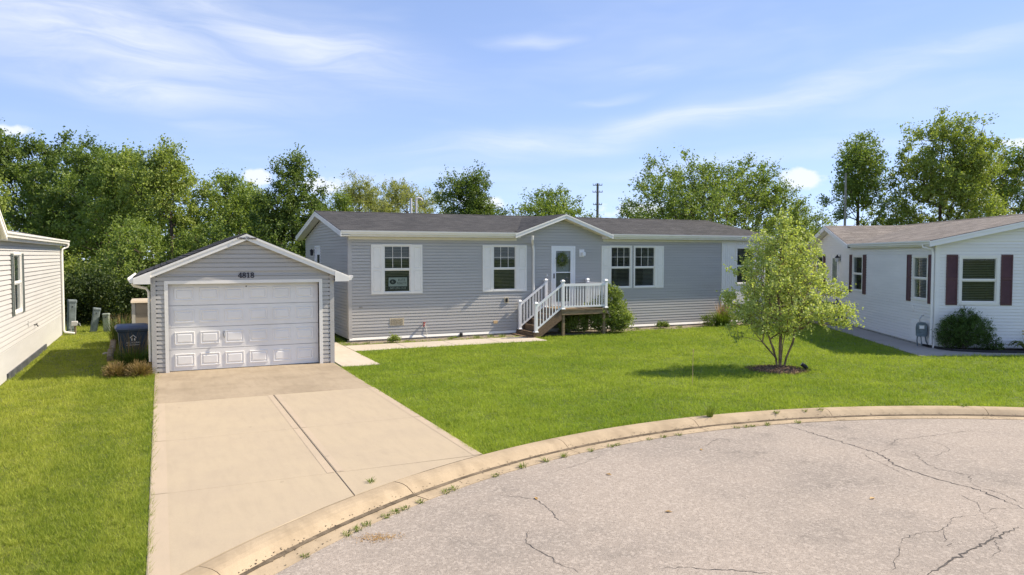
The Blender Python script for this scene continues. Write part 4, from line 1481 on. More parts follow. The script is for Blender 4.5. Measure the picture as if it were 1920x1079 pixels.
for Fx, Lx in ((Frame(*RP(WID, 0).xy, RA + math.pi / 2), LEN), (Frame(*RP(WID, LEN).xy, RA + math.pi), WID)):
    ww = wall_slab(Fx, .13, Lx - .13, .03, wzr, [], M_RWHITE, rhs, 'rear_wall')
    siding(Fx, ww, M_RWHITE, .06, Lx - .06, .05, wzr, .098, join=True)
m = MB(FL)
a, b, c, d = LDR
m.box(a - .06, a, .0, .045, c, d + .06).box(b, b + .06, .0, .045, c, d + .06).box(a, b, .0, .045, d, d + .06).box(a, b, .0, .025, c, d)
rd = m.build('side_door', M_RWHITE, rhs)
pane(FL, a + .12, b - .12, .030, c + .9, d - .15, M_GLASSG, rd)
lm = MB(FL).box(LEN - 9.02, LEN - 8.94, .01, .03, 2.62, 2.88).build('wall_lamp', M_BLACK, rhs)
MB(FL).lathe((LEN - 8.98, .14, 2.60), [(.075, 0), (.085, .01), (.07, .17)], 8).build('lamp_glass', M_LAMPG, lm)
MB(FL).lathe((LEN - 8.98, .14, 2.771), [(.11, 0), (.10, .02), (.03, .10), (.01, .14)], 8).build('lamp_hood', M_BLACK, lm)
MB(FL).box(LEN - 1.62, LEN - 1.48, .014, .045, 1.05, 1.25).build('outlet_cover', M_RWHITE, rhs)
vt = MB(FL).box(LEN - 1.62, LEN - .98, .014, .03, .12, .82).build('wall_vent', M_RWHITE, rhs)
m = MB(FL)
for k in range(13):
    z = .15 + k * .05
    m.hexa([(LEN - 1.59, .03, z), (LEN - 1.01, .03, z), (LEN - 1.01, .045, z), (LEN - 1.59, .045, z), (LEN - 1.59, .03, z + .035), (LEN - 1.01, .03, z + .035), (LEN - 1.01, .032, z + .035), (LEN - 1.59, .032, z + .035)])
m.build('vent_louvres', M_RWHITE, vt)['kind'] = 'stuff'
# roofs
sl = .219
ov = .32
e0, r0z = 3.33, 3.33 + sl * (WID / 2 + ov)
m = MB()
for v0, v1, s0 in ((-.3, 10.17 - 2.98, -ov), (10.17 - 2.98, 10.17 + 2.98, .03), (10.17 + 2.98, LEN + .3, -ov)):
    q = e0 + sl * (s0 + ov)
    roof_slab(m, RP(s0, v0, q), RP(WID / 2, v0, r0z), RP(WID / 2, v1, r0z), RP(s0, v1, q))
roof_slab(m, RP(WID / 2, -.3, r0z), RP(WID + ov, -.3, e0), RP(WID + ov, LEN + .3, e0), RP(WID / 2, LEN + .3, r0z))
rr2 = m.build('roof', M_ROOFR, rhs)
m = MB()
nb = 46
for i in range(nb):
    v0 = -.3 + (LEN + .6) * i / nb
    v1 = v0 + (LEN + .6) / nb
    m.loft([[tuple(RP(WID / 2 - .14, v0, r0z - .02)), tuple(RP(WID / 2, v0, r0z + .024)), tuple(RP(WID / 2 + .14, v0, r0z - .02))], [tuple(RP(WID / 2 - .14, v1, r0z - .026)), tuple(RP(WID / 2, v1, r0z + .014)), tuple(RP(WID / 2 + .14, v1, r0z - .026))]])
m.build('ridge_cap', M_ROOFR, rr2)['kind'] = 'stuff'
m = MB()
gh, gt = 3.05, 3.325 + .28 * 3.05
roof_slab(m, RP(-ov - .02, 10.17 - gh, 3.325), RP(-ov - .02, 10.17, gt), RP(3.7, 10.17, gt), RP(3.7, 10.17 - gh, 3.325))
roof_slab(m, RP(-ov - .02, 10.17, gt), RP(-ov - .02, 10.17 + gh, 3.325), RP(3.7, 10.17 + gh, 3.325), RP(3.7, 10.17, gt))
m.build('gable_roof', M_ROOFRX, rhs)
rake(rhs, RP(-ov, -.305, e0 - .02), RP(WID / 2, -.305, r0z - .02), -RV, .17, soffit=.3, mat=M_RWHITE)
rake(rhs, RP(WID / 2, -.305, r0z - .02), RP(WID + ov, -.305, e0 - .02), -RV, .17, soffit=.3, mat=M_RWHITE)
rake(rhs, RP(-ov - .03, 10.17 - gh, 3.31), RP(-ov - .03, 10.17, gt - .02), -RU, .17, soffit=.3, mat=M_RWHITE)
rake(rhs, RP(-ov - .03, 10.17, gt - .02), RP(-ov - .03, 10.17 + gh, 3.31), -RU, .17, soffit=.3, mat=M_RWHITE)
gutter(FL, rhs, LEN - 10.17 + gh, LEN + .3, .22, e0 + .003, M_RWHITE)
MB(FL).box(LEN - 10.17 + gh, LEN + .29, .20, .219, e0 - .17, e0 - .03).build('fascia', M_RWHITE, rhs)
MB(FL).box(LEN - 10.17 + gh - .1, LEN + .29, .0, .199, e0 - .14, e0 - .128).build('soffit', M_RWHITE, rhs)
downspout(FL, rhs, [(LEN - .30, .28, e0 - .12), (LEN - .28, .26, e0 - .2), (LEN - .05, .10, e0 - .26), (LEN - .03, .08, e0 - .4), (LEN - .03, .08, .15)], M_RWHITE, .04)

# precast steps to the neighbour's side door
st = root('side_door_steps', tuple(RP(-.6, 9.4)), 'pale steps with black handrail post at the white house side door behind the lawn tree', 'steps')
for i in range(5):
    z = .80 - i * .16
    v1 = 9.1 - i * .28
    m = MB()
    m.hexa([tuple(RP(a, b, c)) for c in (0, z - .02) for a, b in ((-1.15, v1 - .28), (-.06, v1 - .28), (-.06, 10.3 if i == 0 else v1), (-1.15, 10.3 if i == 0 else v1))])
    s_ = m.build('step', M_WALKR, st)
    m = MB()
    m.hexa([tuple(RP(a, b, c)) for c in (z - .02, z + .015) for a, b in ((-1.18, v1 - .31), (-.055, v1 - .31), (-.055, 10.3 if i == 0 else v1), (-1.18, 10.3 if i == 0 else v1))])
    m.build('tread', M_BLACK, s_)
m = MB()
m.tube([RP(-.10, 9.1, .8), RP(-.10, 9.1, 1.0), RP(-.10, 7.8, .30), RP(-.10, 7.75, .05)], .022, 8)
m.build('handrail', M_BLACK, st)

# gas meter
gmr = root('gas_meter', tuple(RP(-.20, .42)), 'grey gas meter on thin pipes at the corner of the white house', 'gas meter')
Fm = Frame(*RP(-.20, .42).xy, R(-52))
rngp = [[(x, n, z) for x, n, z in ((-.13 * k, -.09, zz), (.13 * k, -.09, zz), (.15 * k, -.05, zz), (.15 * k, .05, zz), (.13 * k, .09, zz), (-.13 * k, .09, zz), (-.15 * k, .05, zz), (-.15 * k, -.05, zz))] for zz, k in ((.34, .9), (.38, 1.05), (.62, 1.1), (.72, 1.0), (.78, .7))]
MB(Fm).loft(rngp).build('meter_body', M_METER, gmr)
MB(Fm).lathe((.0, .09, .60), [(.085, 0), (.085, .0)], 16) if False else None
MB(Fm).box(-.075, .075, .088, .125, .58, .70).build('dial_housing', M_STEEL, gmr)
MB(Fm).box(-.06, .06, .126, .129, .595, .685).build('dial_face', M_PVC, gmr)
MB().tube([Fm(-.11, 0, .36), Fm(-.12, 0, .2), Fm(-.10, 0, -.02)], .02, 8).build('inlet_pipe', M_METER, gmr)
MB().tube([Fm(.10, 0, .36), Fm(.13, -.02, .2), Fm(.20, -.05, .05), Fm(.22, -.05, -.02)], .02, 8).build('outlet_pipe', M_METER, gmr)
MB().tube([Fm(-.02, 0, .36), Fm(.0, 0, .2), Fm(.03, 0, -.02)], .016, 8).build('support_pipe', M_METER, gmr)
MB().tube([Fm(-.06, 0, .76), Fm(-.06, -.01, .88), Fm(.0, -.04, .98), Fm(.06, -.1, 1.0)], .016, 8).build('riser_pipe', M_STEEL, gmr)

# ================================================================== SIDE YARD
bn = root('recycling_bin', (-.72, 23.2, 0), 'navy wheeled recycling bin with blue lid beside the garage wall', 'bin')
Fb = Frame(-.72, 22.95, R(4))
rg = lambda w, d0, d1, z: [(-w, d0, z), (w, d0, z), (w, d1, z), (-w, d1, z)]
MB(Fb).loft([rg(.31, .18, -.38, .06), rg(.36, .26, -.42, .80), rg(.40, .30, -.45, .82), rg(.40, .30, -.45, .88)]).build('bin_body', M_BLUE, bn)
MB(Fb).loft([rg(.43, .34, -.48, .875), rg(.43, .34, -.48, .92), rg(.38, .28, -.44, .965), rg(.30, .18, -.36, .985)]).build('lid', M_BLUELID, bn)
for s in (-1, 1):
    m = MB()
    ax = Vector((Fb.u))
    c = Fb(s * .32, -.36, .11)
    m.tube([c - ax * .03, c + ax * .03], .11, 16)
    m.build('wheel', M_BLACK, bn)
MB().tube([Fb(-.33, -.50, .86), Fb(.33, -.50, .86)], .016, 8).build('handle', M_BLACK, bn)
zf = .64
nf = .249 + .01
hs = MB(Fb)
ribbon2d(hs, [(-.075, zf), (.0, zf + .075), (.075, zf)], .022, nf - .012, nf + .004)
hs.box(-.05, -.02, nf - .012, nf + .003, zf - .075, zf - .01).box(.02, .05, nf - .012, nf + .003, zf - .075, zf - .01)
hs.build('house_logo', M_PVC, bn)
text_into(Fb, 'RECYCLING', .062, 0, zf - .15, nf - .012, .003, 'bin_lettering', M_PVC, bn)
MB(Fb).box(-.16, .16, nf - .03, nf - .012, zf - .20, zf - .188).build('logo_line', M_PVC, bn)

shd = root('storage_shed', (-.1, 26.9, 0), 'beige resin storage shed behind the blue bin', 'shed')
MB().box(-.80, .75, 26.35, 27.45, 0, 1.38).build('shed_body', M_SHED, shd)
for k in range(4):
    MB().box(-.72, -.05, 26.325, 26.349, .03 + k * .335, .03 + k * .335 + .325).build('door_panel', M_SHED, shd)
    MB().box(-.03, .66, 26.325, 26.349, .03 + k * .335, .03 + k * .335 + .325).build('door_panel', M_SHED, shd)
MB().box(-.84, -.735, 26.31, 26.36, 0, 1.40).build('corner_trim', M_CREAM, shd)
MB().prism([(26.25, 1.385), (27.55, 1.385), (27.5, 1.46), (26.3, 1.44)], -.86, .80, 0).build('shed_lid', M_SHED, shd)


def pedestal(name, x, y, w, d, h, lean, rot, mat, label, strips=False):
    p = root(name, (x, y, 0), label, 'utility box', 'utility boxes at the wood edge')
    p.rotation_euler = (0, R(lean), R(rot))
    org = WL[p.name]
    WL[p.name] = Vector((0, 0, 0))
    b = MB().bbox(-w / 2, w / 2, -d / 2, d / 2, -.12, h, .03).build('pedestal_body', mat, p)
    MB().bbox(-w / 2 - .015, w / 2 + .015, -d / 2 - .015, d / 2 + .015, h * .93, h + .015, .025).build('pedestal_cap', mat, p)
    MB().box(-w * .35, w * .35, -d / 2 - .012, -d / 2 - .001, h * .12, h * .86).build('access_panel', mat, p)
    MB().box(-.02, .02, -d / 2 - .022, -d / 2 - .013, h * .78, h * .82).build('latch', M_BLACK, p)
    return p


pedestal('utility_pedestal', -3.05, 32.0, .27, .22, 1.22, 3, 14, M_PED1, 'tallest grey utility box standing beside the ivory house corner')
pedestal('utility_pedestal', -2.32, 32.0, .24, .2, .90, 9, 6, M_PED1, 'leaning grey-green utility box, middle of three at the wood edge')
pedestal('utility_pedestal', -1.86, 31.9, .22, .2, .68, -2, -6, M_PED2, 'shortest pale green utility box at the wood edge')
hp = root('hose_hydrant_post', (-2.83, 31.2, 0), 'short wooden post with a pale tap box in front of the tallest utility box', 'post')
MB().bbox(-2.87, -2.80, 31.15, 31.22, -.1, .46, .01).build('wooden_post', M_TIMBER, hp)
MB().bbox(-2.95, -2.74, 31.08, 31.16, .34, .50, .02).build('tap_box', M_LWHITE, hp)
MB().tube([(-2.78, 31.1, .42), (-2.68, 31.08, .42), (-2.66, 31.08, .32)], .015, 6).build('tap', M_STEEL, hp)
MB().tube([(-2.95, 31.12, .4), (-2.96, 31.12, -.05)], .018, 6).build('riser_pipe', M_STEEL, hp)


def timber(y0, y1, x0, x1, label, rs):
    t_ = root('landscape_timber', ((x0 + x1) / 2, (y0 + y1) / 2, 0), label, 'timber', 'landscape timbers edging the planting')
    d = Vector((x1 - x0, y1 - y0, 0))
    Lh = d.length
    Ft = Frame(x0, y0, math.atan2(d.y, d.x))
    r = random.Random(rs)
    rings = []
    for k in range(9):
        u = Lh * k / 8
        j = [r.uniform(-.006, .006) for _ in range(8)]
        rings.append([(u, -.07 + j[0], .0), (u, .07 + j[1], .0), (u, .085 + j[2], .03), (u, .08 + j[3], .12), (u, .05 + j[4], .15), (u, -.05 + j[5], .15), (u, -.08 + j[6], .12), (u, -.085 + j[7], .03)])
    MB(Ft).loft(rings).build('timber_beam', M_TIMBER, t_)
    MB().tube([Ft(.15, 0, .13), Ft(.15, 0, .165)], .012, 6).build('spike', M_STEEL, t_)


timber(22.9, 24.8, -1.28, -1.36, 'weathered landscape timber nearest the dried brown bushes', 1)
timber(24.95, 27.6, -1.33, -1.44, 'weathered landscape timber behind the first one beside the blue bin', 2)


def rock(x, y, r, label, seed, mat=None):
    rr = random.Random(seed)
    m = MB()
    rings = []
    ph = [rr.uniform(.75, 1.2) for _ in range(9)]
    for k, (s, z) in enumerate(((1.0, -.03), (1.05, .02), (.85, r * .45), (.45, r * .62))):
        rings.append([(x + r * s * ph[j] * math.cos(j * 2 * math.pi / 9), y + r * s * ph[j] * .8 * math.sin(j * 2 * math.pi / 9), z + rr.uniform(-.008, .008)) for j in range(9)])
    m.loft(rings)
    return tag(m.build('stone', mat or M_WALKR, None), label, 'stone')


rock(-1.48, 24.6, .10, 'small pale stone lying against the landscape timber', 4)

# spotlight at the lawn tree and the marker stake
sp = root('landscape_spotlight', (14.47, 13.60, 0), 'small black spotlight on a stake beside the lawn tree', 'spotlight')
MB().tube([(14.47, 13.60, -.1), (14.47, 13.60, .10)], .012, 8).build('stake', M_BLACK, sp)
MB().tube([(14.51, 13.57, .08), (14.48, 13.59, .11), (14.43, 13.64, .16), (14.41, 13.66, .18)], [.03, .05, .055, .05], 10).build('lamp_head', M_BLACK, sp)
MB().tube([(14.413, 13.657, .178), (14.405, 13.665, .186)], .042, 10).build('lens', M_STEEL, sp)
sk_ = root('marker_stake', (10.56, 13.09, 0), 'thin yellow fibreglass marker rod standing in the lawn', 'stake')
MB().tube([(10.56, 13.09, -.1), (10.565, 13.09, .5), (10.58, 13.10, .80)], [.007, .006, .005], 6).build('rod', M_YELLOW, sk_)
MB().tube([(10.578, 13.099, .74), (10.581, 13.1, .82)], .010, 6).build('tip', M_YELLOW, sk_)


# power poles far behind
def power_pole(x, y, h, label, arms, mat, r=.16):
    p = root('utility_pole', (x, y, 0), label, 'utility pole')
    MB().tube([(x, y, -.5), (x, y, h)], [r * 1.3, r * .8], 8).build('pole', mat, p)
    d = Vector((.905, -.426, 0))
    for z, a in arms:
        c = MB()
        c.tube([Vector((x, y, z)) - d * a, Vector((x, y, z)) + d * a], .06 if r > .15 else .04, 6)
        c = c.build('crossarm', mat, p)
        for s in (-1, -.45, .45, 1):
            q = Vector((x, y, z)) + d * a * s * .95
            MB().tube([q, q + Vector((0, 0, .28))], [.06, .045], 6).build('insulator', M_STEEL, c)


power_pole(63.5, 102.7, 14.3, 'tall dark power pole with crossarms standing far behind the grey house', ((14.0, .75), (12.9, .8), (10.9, .7)), M_POLE, .22)
power_pole(38.1, 32.9, 7.9, 'pale wooden utility pole in front of the tall trees at right', (), M_POLEG, .075)


# ================================================================== VEGETATION
def unit(a):
    return a / (np.linalg.norm(a, axis=-1, keepdims=True) + 1e-9)


def leaf_quads(P, size, rg, asp=.55, up=.35, droop=0.0, fold=.18):
    """one folded diamond (two triangles sharing a midrib) per point"""
    n = len(P)
    nrm = unit(rg.normal(size=(n, 3)) + np.array([0, 0, up]))
    t = rg.normal(size=(n, 3))
    t[:, 2] -= droop
    t = unit(t - nrm * (t * nrm).sum(1, keepdims=True))
    b = np.cross(nrm, t)
    L = (size * rg.uniform(.65, 1.3, n))[:, None]
    Wd = L * asp
    V = np.stack([P - t * L * .5, P + b * Wd * .5 + nrm * L * fold * .5, P + t * L * .5, P - b * Wd * .5 + nrm * L * fold * .5], 1).reshape(-1, 3)
    i = np.arange(n)[:, None] * 4
    return V, np.concatenate([i + np.array([[0, 1, 2]]), i + np.array([[0, 2, 3]])], 1).reshape(-1, 3)


def branch_mesh(E, k=5):
    """E rows: p0(3) p1(3) r0 r1"""
    E = np.asarray(E, float)
    p0, p1, r0, r1 = E[:, :3], E[:, 3:6], E[:, 6], E[:, 7]
    d = unit(p1 - p0)
    ref = np.where(np.abs(d[:, 2:3]) > .9, np.array([[1., 0, 0]]), np.array([[0, 0, 1.]]))
    a = unit(np.cross(d, ref))
    b = np.cross(d, a)
    ang = np.arange(k) * 2 * math.pi / k
    ca, sa = np.cos(ang)[None, :, None], np.sin(ang)[None, :, None]
    ring = a[:, None] * ca + b[:, None] * sa
    V0 = p0[:, None] + ring * r0[:, None, None]
    V1 = p1[:, None] + ring * r1[:, None, None]
    V = np.concatenate([V0, V1], 1).reshape(-1, 3)
    base = (np.arange(len(E)) * 2 * k)[:, None]
    F_ = np.concatenate([base + np.array([[j, (j + 1) % k, k + (j + 1) % k, k + j]]) for j in range(k)], 1).reshape(-1, 4)
    return V, F_


def grow(base, tips, stems, rg, r_tip=.012, step=.55, wob=.06, upcost=1.6):
    """connect every tip to the nearest lower node of the skeleton; pipe-model radii"""
    P = [np.array(s[0], float) for s in []]
    par = []
    for s in stems:                       # stems: list of polylines from the ground
        last = -1
        for q in s:
            P.append(np.array(q, float))
            par.append(last)
            last = len(P) - 1
    order = np.argsort(np.linalg.norm(tips[:, :2] - np.array(base)[None, :2], axis=1) + .3 * tips[:, 2])
    A = np.array(P)
    for ti in order:
        tp = tips[ti]
        dv = tp[None] - A
        dist = np.linalg.norm(dv, axis=1)
        cost = dist + upcost * np.maximum(0, A[:, 2] - tp[2] + .35 * np.hypot(dv[:, 0], dv[:, 1]))
        j = int(np.argmin(cost))
        L = dist[j]
        n = max(1, int(L / step))
        prev = j
        new = []
        for k in range(1, n + 1):
            f = k / n
            q = A[j] + (tp - A[j]) * f
            q = q + np.array([0, 0, .10 * L * math.sin(math.pi * f)]) + (rg.normal(size=3) * wob * (1 if k < n else 0))
            new.append(q)
            par.append(prev)
            prev = len(A) + len(new) - 1
        A = np.vstack([A, np.array(new)])
    N = len(A)
    cnt = np.zeros(N)
    has = np.zeros(N, bool)
    for i in range(N):
        if par[i] >= 0:
            has[par[i]] = True
    cnt[~has] = 1
    for i in range(N - 1, -1, -1):
        if par[i] >= 0:
            cnt[par[i]] += cnt[i]
    rad = r_tip * np.power(np.maximum(cnt, 1), .46)
    return A, par, rad


def lobes_points(lobes, n, rg, shell=.55, wexp=.8):
    w = np.array([l[3] * l[4] * l[5] for l in lobes]) ** wexp
    w /= w.sum()
    idx = rg.choice(len(lobes), n, p=w)
    L = np.array(lobes)[idx]
    d = unit(rg.normal(size=(n, 3)))
    r = rg.uniform(shell ** 3, 1, n) ** (1 / 3)
    return L[:, :3] + d * L[:, 3:6] * r[:, None]


def tree(name, label, base, lobes, ntips, per, leaf, lmat, bark=None, seed=1, stems=None, r_tip=.012, spread=.38, cat='tree', group=None, asp=.55, up=.35, droop=0.0, shell=.5, parts=('trunk', 'crown'), trunk_h=.8, zmin=.25, k=5, step=.6, wexp=.8):
    rg = np.random.default_rng(seed)
    x, y = base
    tips = lobes_points(lobes, ntips, rg, shell, wexp)
    tips = tips[tips[:, 2] > zmin]
    top = max(l[2] + l[5] for l in lobes)
    if stems is None:
        hgt = top * trunk_h
        nn = max(4, int(hgt / .7))
        ph = rg.uniform(0, 6.28)
        stems = [[(x + .10 * math.sin(ph + i * .9) * i / nn, y + .10 * math.cos(ph + i * .7) * i / nn, -.15 + hgt * i / nn) for i in range(nn + 1)]]
    A, par, rad = grow((x, y), tips, stems, rg, r_tip, step)
    E = [np.r_[A[p], A[i], rad[p] if par[p] >= 0 or True else 0, rad[i]] for i, p in enumerate(par) if p >= 0]
    # limit sudden taper: child radius at the start of a side branch
    E = np.array(E)
    E[:, 6] = np.minimum(E[:, 6], E[:, 7] * 1.6)
    V, Fq = branch_mesh(E, k)
    t_ = root(name, (x, y, 0), label, cat, group)
    npmesh(parts[0], V, Fq, bark or M_BARK, t_, True)
    # leaves: clumps at tips plus some along the outer twigs
    n = len(tips)
    ctr = np.array([x, y, top * .42])
    m_ = max(4, per // 9)                                  # twigs per tip
    tw0 = np.repeat(tips, m_, 0)
    outd = unit(tw0 - ctr) * .75 + rg.normal(size=tw0.shape) * .75 + np.array([0, 0, .35 - droop * .9])
    tl = spread * rg.uniform(.8, 2.6, len(tw0)) * rg.uniform(.6, 1.3, n).repeat(m_)
    tw1 = tw0 + unit(outd) * tl[:, None]
    k_ = max(3, int(round(per / m_)))
    f = rg.random((len(tw0), k_)) ** .8
    cl = (tw0[:, None] + (tw1 - tw0)[:, None] * f[..., None]).reshape(-1, 3)
    cl = cl + rg.normal(size=cl.shape) * np.maximum(leaf * .55, spread * .13)
    if droop:
        cl[:, 2] -= (f.ravel() ** 2) * droop * spread * 1.2
    cl = cl[cl[:, 2] > .06]
    V, Fc = leaf_quads(cl, leaf, rg, asp, up, droop)
    npmesh(parts[1], V, Fc, lmat, t_)
    return t_


def auto_lobes(x, y, h, w, low, rg, kind='round'):
    """uneven crown from several overlapping lobes"""
    L = []
    H = h - low
    if kind == 'round':
        L.append((x, y, low + H * .52, w * .36, w * .36, H * .40))
        for i in range(9):
            a = rg.uniform(0, 6.28)
            f = rg.uniform(.12, .82)
            rr = w * .5 * (1 - .75 * abs(f - .42) ** 1.3) * rg.uniform(.45, .78)
            s = w * rg.uniform(.13, .22)
            L.append((x + rr * math.cos(a), y + rr * math.sin(a), low + H * f, s, s, s * rg.uniform(.7, 1.1)))
        for i in range(4):
            a = rg.uniform(0, 6.28)
            rr = w * .16 * rg.random()
            s = w * rg.uniform(.09, .15)
            L.append((x + rr * math.cos(a), y + rr * math.sin(a), h - s * 1.25 - rg.uniform(0, .10) * H, s, s, s * 1.3))
    elif kind == 'cone':
        for i in range(20):
            f = (i + .5) / 20
            a = i * 2.4 + rg.uniform(-.4, .4)
            rm = w * .5 * (1 - f) ** .75 * min(1, .55 + f * 2.2)
            s = max(w * .10, rm * .55) * rg.uniform(.85, 1.15)
            L.append((x + rm * .55 * math.cos(a), y + rm * .55 * math.sin(a), low + H * (.06 + .88 * f), s, s, s * 1.05))
    elif kind == 'upright':
        for i in range(6):
            a = rg.uniform(0, 6.28)
            rr = w * .30 * rg.uniform(.1, 1)
            s = w * rg.uniform(.12, .20)
            tz = h - s * 1.8 - (rr / w) * H * .6 * rg.uniform(.4, 1.2)
            L.append((x + rr * math.cos(a), y + rr * math.sin(a), tz, s, s, s * 2.0))
        for i in range(9):
            a = rg.uniform(0, 6.28)
            f = rg.uniform(.05, .72)
            rr = w * .42 * rg.uniform(.3, 1) * (1 - .35 * f)
            s = w * rg.uniform(.12, .19)
            L.append((x + rr * math.cos(a), y + rr * math.sin(a), low + H * f, s, s, s * 1.15))
    else:   # low and bushy down to the ground
        for i in range(11):
            a = rg.uniform(0, 6.28)
            f = rg.uniform(.08, .85)
            rr = w * .42 * rg.uniform(.1, 1) * math.sqrt(max(.1, 1 - f * f * .8))
            s = w * rg.uniform(.15, .24)
            L.append((x + rr * math.cos(a), y + rr * math.sin(a), max(s * .6, h * f), s, s, s * .85))
    return [l if l[2] + l[5] <= h else (l[0], l[1], h - l[5]) + l[3:] for l in L]


BG = 'trees behind the houses'
#   x, y, height, crown width, crown base, kind, leaf material, tips, leaves per tip, leaf size, name, label
TREES = [
    (-8.1, 61.3, 11.4, 12.5, 1.5, 'round', L_DARK, 460, 62, .24, 'broadleaf_tree', 'large dark tree highest at the far left behind the ivory house'),
    (-3.4, 55.0, 10.0, 9.5, 1.2, 'round', L_DARK, 380, 60, .22, 'broadleaf_tree', 'dark rounded tree between the far left tree and the loose pale one'),
    (-2.0, 45.1, 8.5, 5.4, 1.2, 'upright', L_MID, 190, 50, .17, 'broadleaf_tree', 'narrow loose-topped tree above the three utility boxes'),
    (0.5, 41.8, 8.6, 6.0, 1.0, 'upright', L_LIGHT, 220, 48, .16, 'broadleaf_tree', 'loose airy tree with bare leader behind the garage left slope'),
    (3.4, 44.9, 7.6, 7.0, 1.0, 'round', L_MID, 320, 52, .17, 'broadleaf_tree', 'full rounded tree right behind the garage peak'),
    (-7.0, 40.7, 6.4, 6.0, .8, 'bushy', L_LIGHT, 230, 50, .16, 'broadleaf_tree', 'low pale green tree just behind the ivory house roof'),
    (-4.2, 38.5, 5.2, 5.0, .5, 'bushy', L_LIGHT, 220, 50, .15, 'broadleaf_tree', 'low bushy pale tree behind the tallest utility box'),
    (-1.0, 38.5, 4.7, 5.2, .5, 'bushy', L_MID, 230, 50, .15, 'broadleaf_tree', 'low bushy green tree between the utility boxes and the garage'),
    (2.6, 38.6, 4.9, 5.0, .5, 'bushy', L_MID, 200, 50, .15, 'broadleaf_tree', 'low bushy tree hidden partly by the garage roof'),
    (5.0, 50.0, 7.5, 5.0, 1.0, 'round', L_YEL, 160, 50, .18, 'broadleaf_tree', 'pale olive tree seen left of the dense dark maple'),
    (6.15, 39.1, 8.0, 6.6, .8, 'cone', L_DARK, 480, 60, .16, 'maple_tree', 'dense dark maple rising above the left end of the grey house roof'),
    (14.4, 59.2, 9.3, 8.0, 1.2, 'round', L_YEL, 360, 50, .19, 'willow_tree', 'feathery yellow-green tree left of the roof vent pipes'),
    (18.6, 59.7, 9.4, 7.6, 1.2, 'round', L_YEL, 330, 48, .19, 'willow_tree', 'feathery yellow-green tree right of the roof vent pipes'),
    (12.4, 57.0, 7.6, 2.6, 1.0, 'upright', L_MID, 70, 45, .18, 'broadleaf_tree', 'small narrow tree at the left edge of the yellow-green trees'),
    (18.1, 44.6, 8.3, 5.6, 1.2, 'upright', L_DARK, 290, 52, .16, 'broadleaf_tree', 'dark twin-topped tree left of the entry gable'),
    (23.6, 44.2, 7.7, 7.8, 1.2, 'round', L_MID, 340, 52, .16, 'broadleaf_tree', 'wide rounded tree directly above the entry gable'),
    (26.6, 43.4, 5.9, 3.0, 1.0, 'bushy', L_LIGHT, 90, 48, .16, 'broadleaf_tree', 'small pale tree beside the far power pole'),
    (39.6, 58.7, 7.7, 4.4, 1.0, 'upright', L_DARK, 90, 50, .2, 'broadleaf_tree', 'small dark distant tree right of the far power pole'),
    (28.0, 33.1, 8.5, 10.8, .8, 'round', L_MID, 640, 52, .15, 'spreading_tree', 'big spreading loose-branched tree above the right end of the grey house'),
    (31.2, 31.0, 6.6, 6.0, .8, 'bushy', L_MID, 220, 50, .14, 'spreading_tree', 'lower green tree in the gap between the grey and white houses'),
    (29.0, 27.6, 5.6, 3.6, .6, 'bushy', L_LIGHT, 150, 46, .12, 'broadleaf_tree', 'pale young tree behind the lawn tree in the gap between houses'),
    (40.5, 34.0, 10.5, 6.2, 1.6, 'upright', L_MID, 330, 46, .17, 'broadleaf_tree', 'upright dark tree with three peaks behind the white house'),
    (42.5, 29.8, 11.3, 8.6, 1.4, 'upright', L_LIGHT, 520, 50, .18, 'broadleaf_tree', 'tallest broad tree above the white house roof'),
    (49.7, 32.3, 9.9, 7.0, 1.0, 'round', L_YEL, 300, 50, .19, 'broadleaf_tree', 'yellow-green rounded tree right of the tallest broad tree'),
    (50.3, 29.6, 10.4, 5.6, 1.0, 'round', L_MID, 220, 50, .18, 'broadleaf_tree', 'green tree cut by the right edge of the photo'),
    (36.5, 35.5, 6.2, 5.5, .6, 'bushy', L_MID, 170, 48, .17, 'broadleaf_tree', 'low leafy tree under the upright dark tree with three peaks'),
    (45.0, 31.5, 6.0, 5.5, .6, 'bushy', L_LIGHT, 150, 48, .17, 'broadleaf_tree', 'low pale tree under the tallest broad tree'),
]
for i, (x, y, h, w, low, kind, lm_, nt, per, lf_, nm, lab) in enumerate(TREES):
    rg = np.random.default_rng(100 + i)
    lb = auto_lobes(x, y, h, w, low, rg, kind)
    far = 1.0 + max(0, y - 40) / 60
    tree(nm, lab, (x, y), lb, int(nt * 1.15), int(per * 1.45), lf_ * .82, lm_, None, 200 + i, spread=.34 * far, group=BG, r_tip=.012, trunk_h=.86 if kind != 'bushy' else .6, droop=.5 if lm_ is L_YEL else .1, asp=.42 if lm_ is L_YEL else .58, k=5)

# undergrowth closing the wood edge behind the yards; tree shade painted into leaf colour
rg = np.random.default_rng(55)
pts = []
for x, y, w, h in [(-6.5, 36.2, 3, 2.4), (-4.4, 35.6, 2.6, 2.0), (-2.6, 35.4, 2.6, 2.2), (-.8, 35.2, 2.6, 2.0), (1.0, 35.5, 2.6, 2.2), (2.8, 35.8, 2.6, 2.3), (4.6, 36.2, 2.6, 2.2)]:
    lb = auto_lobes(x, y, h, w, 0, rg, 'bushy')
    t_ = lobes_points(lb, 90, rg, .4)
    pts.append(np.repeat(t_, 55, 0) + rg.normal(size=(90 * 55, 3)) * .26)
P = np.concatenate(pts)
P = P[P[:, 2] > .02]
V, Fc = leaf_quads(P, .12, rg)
ug = npmesh('undergrowth', V, Fc, leafmat('leaf_undergrowth_shade', (.022, .042, .010), (.075, .105, .026), .2))
tag(ug, 'dense undergrowth with shade in its leaf colour along the wood edge behind the side yard', 'undergrowth', kind='stuff')
